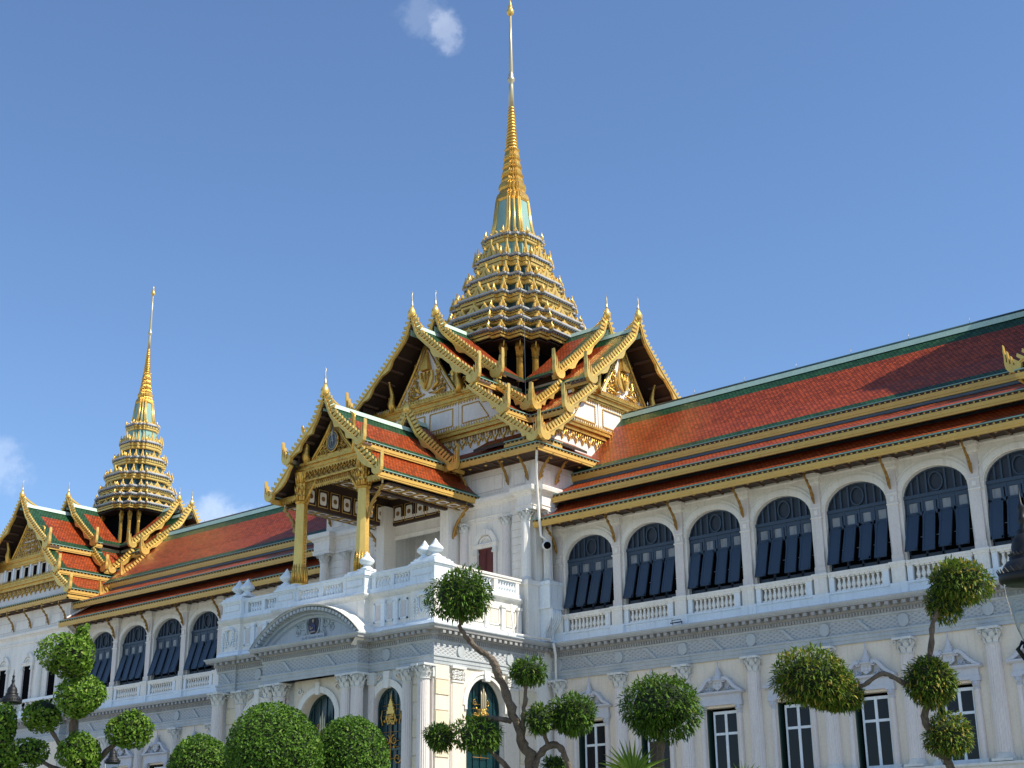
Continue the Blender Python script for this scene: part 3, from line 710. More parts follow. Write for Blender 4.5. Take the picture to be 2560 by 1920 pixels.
def barge(parent, Pt, d, sg, curve, w=0.42, hh=1.0, teeth=True, thick=0.16, mat="goldleaf"):
    """gilded barge board: serpent body with flame teeth along the rake and a flame finial at its foot"""
    mb = MB().m(mat); seg = [0.0]
    for (s0, z0), (s1, z1) in zip(curve, curve[1:]): seg.append(seg[-1] + math.hypot(s1 - s0, z1 - z0))
    L = seg[-1]
    def at(v):
        for k in range(len(seg) - 1):
            if v <= seg[k + 1] + 1e-9:
                t = (v - seg[k]) / max(1e-9, seg[k + 1] - seg[k]); a, b = curve[k], curve[k + 1]
                return Vector((a[0] + (b[0] - a[0]) * t, a[1] + (b[1] - a[1]) * t))
        return Vector(curve[-1])
    n = max(6, int(L / 0.30)); top, mid, bot = [], [], []
    for k in range(n + 1):
        v = L * k / n; p = at(v); q = at(min(L, v + 0.05)) - at(max(0, v - 0.05)); q.normalize()
        nn = Vector((q.y, -q.x));  nn = nn if nn.y > 0 else -nn
        f = v / L; wav = 0.0
        if L > 3.0: wav = 0.22 * max(0, math.sin((f - 0.42) * 2 * math.pi / 0.30)) if f > 0.42 else 0
        else: wav = 0.22 * max(0, math.sin((f - 0.1) * math.pi / 0.75))
        top.append(p - nn * w * 0.20); mid.append(p - nn * w * 0.42); bot.append(p - nn * (w * 0.66 + wav))
    P3 = lambda q, u: Pt(u, sg * q.x, q.y)
    u0, u1 = d - thick / 2, d + thick / 2
    for a, b in ((top, mid), (mid, bot)):
        e = 0.05 if a is top else 0.0
        for k in range(n):
            mb.poly([P3(a[k], u1 + e), P3(a[k + 1], u1 + e), P3(b[k + 1], u1 + e), P3(b[k], u1 + e)])
            mb.poly([P3(a[k], u0), P3(a[k + 1], u0), P3(b[k + 1], u0), P3(b[k], u0)])
            mb.poly([P3(a[k], u0), P3(a[k + 1], u0), P3(a[k + 1], u1 + e), P3(a[k], u1 + e)]); mb.poly([P3(b[k], u0), P3(b[k + 1], u0), P3(b[k + 1], u1 + e), P3(b[k], u1 + e)])
    if teeth:
        m_ = max(2, int(L / 0.29))
        for k in range(m_):
            v = L * (k + 0.2) / m_; p = at(v); q = at(min(L, v + 0.1)) - p
            if q.length < 1e-4: continue
            q.normalize(); nn = Vector((q.y, -q.x)); nn = nn if nn.y > 0 else -nn
            b0, b1 = p - nn * w * 0.22, p + q * 0.18 - nn * w * 0.22; tp = p + q * 0.15 + nn * 0.31; t2 = p + q * 0.27 + nn * 0.20
            A = [P3(x, u0 + 0.02) for x in (b0, b1, t2, tp)]; B = [P3(x, u1 - 0.02) for x in (b0, b1, t2, tp)]
            i = [mb.vert(x) for x in A + B]
            for f in ((0, 1, 2, 3), (7, 6, 5, 4), (0, 4, 5, 1), (1, 5, 6, 2), (2, 6, 7, 3), (3, 7, 4, 0)): mb.face([i[j] for j in f])
    if hh:
        ft = Vector(curve[-1]); pts = [ft + Vector((x * hh, z * hh)) for x, z in HH]
        A = [P3(x, u0) for x in pts]; B = [P3(x, u1 + 0.06) for x in pts]
        i = [mb.vert(x) for x in A + B]; n = len(pts)
        mb.face(i[:n]); mb.face(i[n:][::-1])
        for k in range(n): mb.face((i[k], i[(k + 1) % n], i[n + (k + 1) % n], i[n + k]))
    return obj("barge_board", mb, parent)
def chofa(parent, Pt, d, z, k=1.0, drop=0.75, length=3.2, base=0.0):
    """ridge fin sweeping up to a gilt bulb and slender horn"""
    mb = MB(); n = 10; lo, hi = [], []
    for i in range(n + 1):
        t = i / n; u = d - length + length * t
        hi.append((u, z - drop + drop * t ** 2.2)); lo.append((u, z - drop - 0.22))
    mb.m("mint")
    for (u0, h0), (u1, h1), (_, l0), (_, l1) in zip(hi, hi[1:], lo, lo[1:]):
        for s in (-0.11, 0.11): mb.poly([Pt(u0, s, l0), Pt(u1, s, l1), Pt(u1, s, h1), Pt(u0, s, h0)])
    mb.m("goldleaf"); mb.tube([Pt(u, 0, h + 0.03) for u, h in hi], [0.10 + 0.07 * (i / n) for i in range(n + 1)], 8)
    mb.tube([Pt(d - 0.1, 0, z - 0.10), Pt(d, 0, z + 0.05), Pt(d + 0.02, 0, z + 0.28 * k), Pt(d, 0, z + 0.55 * k), Pt(d, 0, z + 0.70 * k)], [0.20 * k, 0.30 * k, 0.29 * k, 0.16 * k, 0.08 * k], 10)
    mb.m("silver")
    mb.tube([Pt(d, 0, z + 0.68 * k), Pt(d, 0, z + 0.78 * k), Pt(d, 0, z + 0.84 * k), Pt(d + 0.02 * k, 0, z + 1.15 * k), Pt(d + 0.02, 0, z + 1.5 * k), Pt(d - 0.04 * k, 0, z + 1.78 * k), Pt(d + 0.07 * k, 0, z + 1.86 * k)],
            [0.06 * k, 0.12 * k, 0.07 * k, 0.06 * k, 0.035 * k, 0.02 * k, 0.008 * k], 8)
    return obj("finial", mb, parent)

def tympanum(parent, Pt, d, zb, hw, zt, kind):
    """gable panel: gilt scrolls round an emblem"""
    mb = MB(); T = lambda p: Vector(Pt(d + p[1], p[0], p[2])); mb.T = T
    mb.m("white" if kind != "oval" else "darkgold")
    mb.poly([(-hw, 0, zb), (hw, 0, zb), (0, 0, zt)])
    mb.m("gold")
    for sg in (-1, 1):                                          # frame
        pts = [(sg * hw, 0.06, zb), (sg * hw * 0.93, 0.06, zb + 0.25), (sg * hw * 0.60, 0.06, zb + (zt - zb) * 0.36), (sg * hw * 0.36, 0.06, zb + (zt - zb) * 0.60), (0, 0.06, zt)]
        mb.tube(pts, 0.10, 6)
        pts2 = [(x * 0.84, y, zb + (z - zb) * 0.86 + 0.1) for x, y, z in pts]; mb.tube(pts2, 0.05, 5)
    mb.box(-hw, hw, 0, 0.12, zb, zb + 0.14); mb.box(-hw, hw, 0, 0.08, zb + 0.14, zb + 0.28)
    rnd = random.Random(5); H = zt - zb
    def inside(x, z): return abs(x) < hw * 0.86 * (1 - (z - zb) / H) - 0.08
    if kind == "shield":
        c = zb + H * 0.34
        mb.m("goldleaf"); mb.ext([(-0.52, 0.05, c + 0.55), (0.52, 0.05, c + 0.55), (0.55, 0.05, c + 0.05), (0.36, 0.05, c - 0.45), (0, 0.05, c - 0.72), (-0.36, 0.05, c - 0.45), (-0.55, 0.05, c + 0.05)], (0, 0.14, 0))
        mb.m("gold")
        for a in (-0.34, 0, 0.34): mb.tube([(a, 0.22, c + 0.5), (a * 0.6, 0.24, c), (0, 0.22, c - 0.6)], 0.05, 5)
        spiral(mb, (0.18, 0.2, c + 0.2), 0.2, 1.6, 1, 0.05); spiral(mb, (-0.18, 0.2, c + 0.2), 0.2, 1.6, -1, 0.05)
        z = c + 0.6                                             # stepped crown
        for k in range(7):
            w = 0.34 * (1 - k / 8.0); mb.box(-w, w, 0.02, 0.02 + w + 0.05, z, z + 0.16); z += 0.17
        mb.tube([(0, 0.08, z), (0, 0.08, z + 0.55)], [0.06, 0.01], 5)
        for sg in (-1, 1):                                      # tiered umbrellas and supporters
            for k in range(4):
                w = 0.20 - 0.035 * k; mb.box(sg * 0.95 - w, sg * 0.95 + w, 0.03, 0.12, c + 0.42 + k * 0.22, c + 0.56 + k * 0.22)
            mb.tube([(sg * 0.95, 0.08, c - 0.5), (sg * 0.95, 0.08, c + 1.4)], 0.035, 5)
            mb.tube([(sg * 0.55, 0.1, c - 0.75), (sg * 0.9, 0.12, c - 0.35), (sg * 0.82, 0.12, c + 0.05), (sg * 1.1, 0.1, c + 0.22)], [0.10, 0.14, 0.10, 0.05], 6)
            mb.tube([(sg * 0.2, 0.1, c - 0.85), (sg * 0.8, 0.1, c - 0.95), (sg * 1.5, 0.1, c - 0.72)], [0.05, 0.08, 0.04], 6)
        avoid = lambda x, z: abs(x) < 0.72 and z < c + 1.9
    elif kind == "oval":
        c = zb + H * 0.38
        mb.m("blueoval"); mb.ext([(0.47 * math.cos(t * math.pi / 12), 0.06, c + 0.60 * math.sin(t * math.pi / 12)) for t in range(24)], (0, 0.08, 0))
        mb.m("gold"); mb.tube([(0.47 * math.cos(t * math.pi / 12), 0.13, c + 0.60 * math.sin(t * math.pi / 12)) for t in range(25)], 0.05, 5)
        mb.m("silver"); mb.tube([(0.34 * math.cos(t * math.pi / 12), 0.15, c + 0.45 * math.sin(t * math.pi / 12)) for t in range(25)], 0.025, 4)
        mb.m("steel"); mb.tube([(-0.10, 0.17, c - 0.2), (0, 0.17, c + 0.38), (0.10, 0.17, c - 0.2)], 0.035, 5); mb.tube([(-0.15, 0.17, c + 0.02), (0.15, 0.17, c + 0.02)], 0.03, 5)
        mb.tube([(0, 0.17, c + 0.3), (0, 0.17, c + 0.9)], [0.09, 0.01], 5); mb.m("gold")
        avoid = lambda x, z: (x / 0.6) ** 2 + ((z - c) / 0.75) ** 2 < 1
    else: avoid = lambda x, z: False
    mb.m("gold")
    z = zb + 0.42
    while z < zt - 0.4:
        x = 0.16
        while x < hw:
            r = rnd.uniform(0.11, 0.19)
            if inside(x + r, z + r * 0.5) and not avoid(x, z):
                a = rnd.uniform(0, 6)
                for sg in (-1, 1):
                    spiral(mb, (sg * x, 0.07, z), r, rnd.uniform(1.1, 1.6), sg, 0.042, a if sg > 0 else math.pi - a, 10)
                    mb.tube([(sg * (x + r * 0.6), 0.06, z - r * 0.4), (sg * (x + r), 0.09, z + r * 0.5), (sg * (x + r * 0.8), 0.06, z + r * 1.5)], [0.05, 0.05, 0.01], 5)
            x += r * 2.05
        z += 0.34
    # swan-necked guardian at each lower corner
    for sg in (-1, 1):
        x = sg * (hw + 0.22)
        mb.tube([(x, 0.15, zb - 0.1), (x + sg * 0.12, 0.25, zb + 0.45), (x - sg * 0.02, 0.3, zb + 0.95), (x + sg * 0.06, 0.4, zb + 1.5), (x + sg * 0.16, 0.5, zb + 1.95), (x + sg * 0.02, 0.7, zb + 2.1)], [0.26, 0.24, 0.15, 0.10, 0.12, 0.02], 8)
        spiral(mb, (x + sg * 0.25, 0.1, zb + 0.3), 0.28, 1.3, sg, 0.06)
        spiral(mb, (x + sg * 0.35, 0.1, zb + 0.8), 0.2, 1.3, -sg, 0.05)
    mb.T = None
    return obj("tympanum", mb, parent)

def arm(parent, c, e, u0, d, zr, tiers, hhs, tymp=None, fas0=None, bw=0.42, ck=1.0, border=(0.75, 0.55, 1.0), apex=0.8, drop=0.75, sag=0.22, flen=3.2, purl=True):
    """one gabled roof arm: tiers = [((s0,z0),(s1,z1)), ...]; e = outward plan direction"""
    o = (-e[1], e[0])
    Pt = lambda u, s, z: (c[0] + e[0] * u + o[0] * s, c[1] + e[1] * u + o[1] * s, z)
    def crv(a, b, first, n=5):
        out = []
        for k in range(n + 1):
            t = k / n; out.append((a[0] + (b[0] - a[0]) * t, a[1] + (b[1] - a[1]) * t - sag * (1.0 if first else 0.35) * 4 * t * (1 - t) * (1 - 0.35 * t)))
        return out
    mb = MB()
    for i, (a, b) in enumerate(tiers):
        for sg in (-1, 1):
            P2 = (lambda sg: lambda u, s, z: Pt(u, sg * s, z))(sg)
            st = u0 if i == 0 else max(u0, a[0] - 0.6 if fas0 is None else u0)
            sheet(mb, P2, st, d, crv(a, b, i == 0), border[0] if i == 0 else 0.14, border[1] if i == 0 else 0.30, 0, border[2] * (1 if i == 0 else 0.75), 0.15)
            if i:                                              # pale flashing where the tier tucks under the one above
                mb.m("silver"); mb.poly([P2(st, a[0] - 0.05, a[1] + 0.02), P2(d - 0.1, a[0] - 0.05, a[1] + 0.02), P2(d - 0.1, a[0] - 0.05, a[1] + 0.22), P2(st, a[0] - 0.05, a[1] + 0.22)])
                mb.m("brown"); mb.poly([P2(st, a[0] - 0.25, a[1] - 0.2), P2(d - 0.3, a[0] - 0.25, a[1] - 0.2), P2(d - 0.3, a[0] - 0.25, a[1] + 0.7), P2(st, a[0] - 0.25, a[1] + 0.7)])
    if tymp and purl:                                           # purlins under the overhang
        td = tymp[0]; mb.m("brownwood")
        cv = crv(*tiers[0], True, 7)
        for s, z in cv[1:]:
            for sg in (-1, 1):
                A = Vector(Pt(td, sg * s, z - 0.17)); E = Vector((e[0], e[1], 0)); O = Vector((o[0], o[1], 0)) * sg
                mb.ext([A + O * -0.08, A + O * 0.08, A + O * 0.08 - Vector((0, 0, 0.13)), A + O * -0.08 - Vector((0, 0, 0.13))], E * (d - td - 0.12))
        for (a, b) in tiers[1:]:
            for sg in (-1, 1):
                for t in (0.35, 0.75):
                    s = a[0] + (b[0] - a[0]) * t; z = a[1] + (b[1] - a[1]) * t - 0.2
                    A = Vector(Pt(td, sg * s, z)); E = Vector((e[0], e[1], 0)); O = Vector((o[0], o[1], 0)) * sg
                    mb.ext([A + O * -0.07, A + O * 0.07, A + O * 0.07 - Vector((0, 0, 0.12)), A + O * -0.07 - Vector((0, 0, 0.12))], E * (d - td - 0.12))
    ro = obj("gable_roof", mb, parent)
    for i, (a, b) in enumerate(tiers):
        for sg in (-1, 1):
            cv = crv(a, b, i == 0, 8)
            if i == 0: cv = [(0.0, zr + apex)] + [(0.32, zr + apex * 0.28)] + [p for p in cv if p[0] > 0.55]
            barge(ro, Pt, d, sg, cv, bw * (1 if i == 0 else 0.85), hhs * (1 if i == 0 else 0.9))
            f0 = max(u0, (fas0 if fas0 is not None else b[0] - 0.05))
            if d - f0 > 0.3:
                q0, q1 = Pt(f0, sg * (b[0] - 0.02), b[1] - 0.46), Pt(d - 0.05, sg * (b[0] - 0.02), b[1] - 0.46)
                fascia(ro, q0, q1, (o[0] * sg, o[1] * sg), 0.27)
    mb = MB().m("mint"); E = Vector((e[0], e[1], 0)); O = Vector((o[0], o[1], 0)); A = Vector(Pt(u0, 0, zr))
    mb.ext([A - O * 0.24 - Vector((0, 0, 0.19)), A + O * 0.24 - Vector((0, 0, 0.19)), A + O * 0.12 + Vector((0, 0, 0.10)), A - O * 0.12 + Vector((0, 0, 0.10))], E * (d - u0 - 0.15))
    obj("ridge_cap", mb, ro)
    chofa(ro, Pt, d, zr + apex, ck, drop, min(flen, d - u0))
    if tymp: tympanum(ro, Pt, tymp[0], tymp[1], tymp[2], tymp[3], tymp[4])
    return ro

def prang(parent, c, zf, k, zlow, zp=30.9, hp=4.85):
    """tiered gilt spire; zf maps the big tower's heights, k scales widths"""
    X, Y = c
    RG = lambda w, z: [(X + x * k, Y + y * k, zf(z)) for x, y in redent(w)]
    mb = MB().m("void"); mb.box(X - 2.7 * k, X + 2.7 * k, Y - 2.7 * k, Y + 2.7 * k, zlow, zf(34.6)); mb.loft([RG(4.5, 34.50), RG(4.5, 34.56)])  # black boxes stand in for the deep shade of the open lantern
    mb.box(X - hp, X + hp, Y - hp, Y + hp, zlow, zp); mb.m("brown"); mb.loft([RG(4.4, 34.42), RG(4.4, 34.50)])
    lant = obj("lantern_dark", mb, parent)
    for s in range(4):
        ca, sa = ((1, 0), (0, 1), (-1, 0), (0, -1))[s]
        for x, y in ((2.82, 2.82), (3.40, 1.95), (1.95, 3.40)):
            px, py = X + k * (x * ca - y * sa), Y + k * (x * sa + y * ca); q = 0.21 * k
            mb = MB().m("gold")
            mb.loft([[(px + a * q, py + b * q, (zf(z) if z > 33 else zp + z)) for a, b in redent(w)] for w, z in ((1.1, -0.2), (1.1, 0.5), (0.95, 0.6), (0.85, 33.4), (1.0, 33.45), (0.85, 33.55), (1.0, 33.7), (1.05, 33.9), (1.3, 34.15), (1.0, 34.45))])
            mb.tube([(px, py, zf(33.7)), (px + 0.45 * k * (1 if px > X else -1), py + 0.45 * k * (1 if py > Y else -1), zf(34.45))], 0.05 * k, 5)
            obj("column", mb, parent)
    W = [(4.80, 34.55, 35.07), (4.58, 35.60, 35.91), (4.28, 36.27, 36.69), (3.80, 37.50, 38.08), (3.03, 39.08, 39.67), (2.43, 40.62, 41.33), (1.92, 42.58, 43.11)]
    nxt = [w[1] for w in W[1:]] + [43.3]
    for i, (w, zb, zl) in enumerate(W):
        mb = MB().m("goldleaf"); h = zl - zb
        mb.loft([RG(w * 0.93 - 0.02, zb), RG(w * 0.95, zb + h * 0.1), RG(w * 0.95, zb + h * 0.36), RG(w * 0.975, zb + h * 0.44), RG(w * 0.975, zb + h * 0.72), RG(w * 0.985, zb + h * 0.78)], True, True, False)
        mb.m("brown"); mb.loft([RG(w * 0.958, zb + h * 0.37), RG(w * 0.972, zb + h * 0.43)], True, False, False)
        mb.m("slate"); mb.loft([RG(w * 0.96, zl - 0.16), RG(w * 0.96, zl - 0.07)], True, False, False)
        mb.m("brown"); mb.loft([RG(w * 0.97, zl - 0.115), RG(w * 1.005, zl - 0.075)], True, False, False)
        mb.m("ledge"); mb.loft([RG(w * 1.0, zl - 0.085), RG(w * 1.03, zl - 0.04), RG(w * 1.03, zl + 0.06), RG(w * 0.98, zl + 0.14)])
        mb.m("slate")                                          # bead row below the ledge
        rg = redent(w * 1.0)
        for (xa, ya), (xb, yb) in zip(rg, rg[1:] + rg[:1]):
            L = math.hypot(xb - xa, yb - ya); n = int(L * k / 0.22)
            for j in range(n):
                t = (j + 0.5) / n; x, y = X + k * (xa + (xb - xa) * t), Y + k * (ya + (yb - ya) * t)
                mb.box(x - 0.05, x + 0.05, y - 0.05, y + 0.05, zf(zl - 0.17), zf(zl - 0.08))
        wn_ = W[i + 1][0] if i + 1 < len(W) else 1.5
        mb.m("darkteal" if i < 5 else "teal"); mb.loft([RG(min(w, wn_ / 0.93) * 0.86, zl), RG(wn_ * 0.86, nxt[i] + 0.03)], True, False, False)
        body = obj("spire_tier", mb, parent)
        # antefixes: triangular pediments and flame leaves standing on the ledge
        ht = (nxt[i] - zl) * 0.80 + 0.20
        def ante(mb, cx, cy, ax, half, h, lean=0.06, mat="goldleaf", dep=0.10):
            """pointed plate centred (cx, cy); ax = plan unit vector along its width"""
            nx, ny = ax[1], -ax[0]
            if nx * cx + ny * cy < 0: nx, ny = -nx, -ny
            pr = [(-1, 0), (1, 0), (0.80, 0.30), (0.52, 0.42), (0.34, 0.66), (0.12, 0.78), (0, 1.12), (-0.12, 0.78), (-0.34, 0.66), (-0.52, 0.42), (-0.80, 0.30)]
            f = lambda t, z, o: (X + k * (cx + ax[0] * t * half + nx * (o - lean * z)), Y + k * (cy + ax[1] * t * half + ny * (o - lean * z)), zf(zl + 0.05) + z * h * k)
            mb.m(mat); a = [mb.vert(f(t, z, dep)) for t, z in pr]; b = [mb.vert(f(t, z, -dep)) for t, z in pr]; m_ = len(pr)
            mb.face(a); mb.face(b[::-1])
            for j in range(m_): mb.face((a[j], b[j], b[(j + 1) % m_], a[(j + 1) % m_]))
            mb.m("darkgold"); q = [(-0.42, 0.10), (0.42, 0.10), (0.0, 0.62)]; mb.poly([f(t, z, dep + 0.015) for t, z in q])
            mb.m("goldleaf"); q = [(-0.26, 0.12), (0.26, 0.12), (0.0, 0.46)]; mb.poly([f(t, z, dep + 0.045) for t, z in q])
        mb = MB()
        for s in range(4):
            n = ((1, 0), (0, 1), (-1, 0), (0, -1))[s]; ax = (-n[1], n[0])
            b = w * 0.93
            def big(*a):
                if s in (0, 3): m2 = MB(); ante(m2, *a); obj("antefix", m2, body)
                else: ante(mb, *a)
            big(n[0] * b, n[1] * b, ax, w * 0.165, ht * 1.02)
            for q, hq, wq, bq in ((0.225, 0.68, 0.10, 0.955), (0.36, 0.48, 0.07, 0.96)):
                for sg in (-1, 1): big(n[0] * w * bq + ax[0] * sg * w * q, n[1] * w * bq + ax[1] * sg * w * q, ax, w * wq, ht * hq)
            for (px, py) in ((0.76, 0.76), (0.90, 0.54), (0.54, 0.90)):
                cx, cy = n[0] * px - n[1] * py, n[1] * px + n[0] * py
                for a2 in ((1, 0), (0, 1)): ante(mb, cx * w, cy * w, a2, min(0.30, w * 0.085), ht * 0.80, 0.04, "goldleaf", 0.06)
            for sg in (-1, 1):                                 # pale serpent spikes at the outer corners
                px, py = n[0] * w * 0.99 + ax[0] * sg * w * 0.40, n[1] * w * 0.99 + ax[1] * sg * w * 0.40
                mb.m("goldleaf"); mb.tube([(X + px * k, Y + py * k, zf(zl)), (X + px * k * 1.03, Y + py * k * 1.03, zf(zl) + 0.25 * k), (X + px * k * 1.0, Y + py * k * 1.0, zf(zl) + 0.45 * k), (X + px * k * 1.01, Y + py * k * 1.01, zf(zl) + 0.62 * k)], [0.10 * k, 0.10 * k, 0.05, 0.01], 6)
        obj("antefixes", mb, body)["kind"] = "stuff"
    # bell neck, gilt mouldings, rings, mast and bud
    mb = MB().m("teal"); mb.loft([RG(1.40, 43.1), RG(1.28, 43.6), RG(1.11, 44.9), RG(0.96, 46.3)])
    mb.m("goldleaf"); mb.loft([RG(1.66, 43.12), RG(1.54, 43.35), RG(1.44, 43.45)])
    for s in range(4):
        ca, sa = ((1, 0), (0, 1), (-1, 0), (0, -1))[s]
        for x, y in ((0.80, 0.80), (0.96, 0.54), (0.54, 0.96), (1.0, 0.42), (0.42, 1.0)):
            pts = [(X + k * w * (x * ca - y * sa), Y + k * w * (x * sa + y * ca), zf(z)) for w, z in ((1.38, 43.3), (1.15, 44.6), (0.99, 46.3))]
            mb.tube(pts, [0.11 * k, 0.085 * k, 0.07 * k], 6)
    obj("bell_neck", mb, parent)
    mb = MB().m("gold"); z = 46.2; w = 1.24
    mb.loft([RG(1.00, 46.15), RG(1.08, 46.3), RG(1.0, 46.7), RG(0.86, 46.9), RG(0.80, 47.1), RG(0.87, 47.25), RG(0.86, 47.5), RG(0.74, 47.7)])
    for za, zb, wa in ((47.65, 48.35, 0.74), (48.3, 49.0, 0.65), (48.95, 49.65, 0.57), (49.6, 50.4, 0.50)):
        mb.loft([RG(wa * 0.92, za), RG(wa, za + 0.2), RG(wa * 0.84, zb - 0.2), RG(wa * 0.98, zb - 0.08), RG(wa * 0.86, zb + 0.03)])
    n = 14
    for j in range(n):
        t = j / n; za = 50.3 + 3.5 * t; zb = 50.3 + 3.5 * (t + 0.92 / n); r = (0.47 - 0.26 * t) * k
        mb.lathe(X, Y, [(r * 0.8, zf(za)), (r, zf(za + 0.06)), (r * 0.97, zf(zb - 0.05)), (r * 0.78, zf(zb))], 14)
    obj("spire_rings", mb, parent)
    mb = MB().m("silver")
    mb.lathe(X, Y, [(r * k, zf(z)) for r, z in ((0.21, 53.75), (0.17, 55.5), (0.15, 55.75), (0.27, 55.9), (0.27, 56.05), (0.16, 56.25), (0.20, 56.4), (0.12, 56.55), (0.165, 56.65), (0.11, 59.0), (0.085, 61.25))], 12)
    mb.m("goldleaf"); mb.lathe(X, Y, [(r * k, zf(z)) for r, z in ((0.12, 61.3), (0.26, 61.5), (0.28, 61.68), (0.18, 61.85), (0.14, 62.0), (0.17, 62.05), (0.09, 62.25), (0.10, 62.3), (0.02, 62.7))], 12)
    obj("spire_mast", mb, parent)

def hip_skirt(parent, rect, zw, ze, over, y_gap=None):
    """narrow tiled skirt roof round the walls; rect = wall rectangle"""
    x0, x1, y0, y1 = rect; mb = MB()
    sides = (((x0, y0), (x1, y0), (0, -1)), ((x1, y0), (x1, y1), (1, 0)), ((x1, y1), (x0, y1), (0, 1)), ((x0, y1), (x0, y0), (-1, 0)))
    fs = []
    for (ax, ay), (bx, by), o in sides:
        d = Vector((bx - ax, by - ay)); L = d.length; d.normalize()
        A = Vector((ax, ay)); O = Vector(o)
        m_ = 5
        for j in range(m_):                                    # mitred strips
            s0, s1 = over * j / m_, over * (j + 1) / m_
            z0, z1 = zw + (ze - zw) * j / m_, zw + (ze - zw) * (j + 1) / m_
            q = [A + O * s0 - d * s0, A + O * s0 + d * (L + s0), A + O * s1 + d * (L + s1), A + O * s1 - d * s1]
            mb.m("tile_green" if j == m_ - 1 else "tile_red"); zz = (z0, z0, z1, z1)
            mb.poly([(p.x, p.y, h) for p, h in zip(q, zz)], [(-s0, s0), (L + s0, s0), (L + s1, s1), (-s1, s1)])
        q = [A, A + d * L, A + O * over + d * (L + over), A + O * over - d * over]
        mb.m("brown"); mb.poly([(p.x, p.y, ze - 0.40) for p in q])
        mb.m("brownwood"); mb.box(min(A.x, A.x + d.x * L) - 0.02, max(A.x, A.x + d.x * L) + 0.02, min(A.y, A.y + d.y * L) - 0.02, max(A.y, A.y + d.y * L) + 0.02, ze - 0.5, ze - 0.36)
        n = int(L / 1.3)
        for j in range(n + 1):                                 # rosettes and ribs on the soffit
            p = A + d * (L * (j + 0.5) / (n + 1)) + O * over * 0.5
            mb.m("goldpaint"); mb.lathe(p.x, p.y, [(0.10, ze - 0.41), (0.07, ze - 0.45), (0.01, ze - 0.47)], 8)
            p2 = A + d * (L * j / (n + 1)); mb.m("brownwood")
            mb.ext([(p2.x - d.x * 0.04, p2.y - d.y * 0.04, ze - 0.46), (p2.x + d.x * 0.04, p2.y + d.y * 0.04, ze - 0.46), (p2.x + d.x * 0.04, p2.y + d.y * 0.04, ze - 0.401), (p2.x - d.x * 0.04, p2.y - d.y * 0.04, ze - 0.401)], (O.x * over, O.y * over, 0))
        a3 = A + O * (over - 0.02) - d * over; b3 = A + O * (over - 0.02) + d * (L + over)
        fs.append(((a3.x, a3.y, ze - 0.46), (b3.x, b3.y, ze - 0.46), o))
    ro = obj("skirt_roof", mb, parent)
    for a, b, o in fs: fascia(ro, a, b, o, 0.29)
    return ro

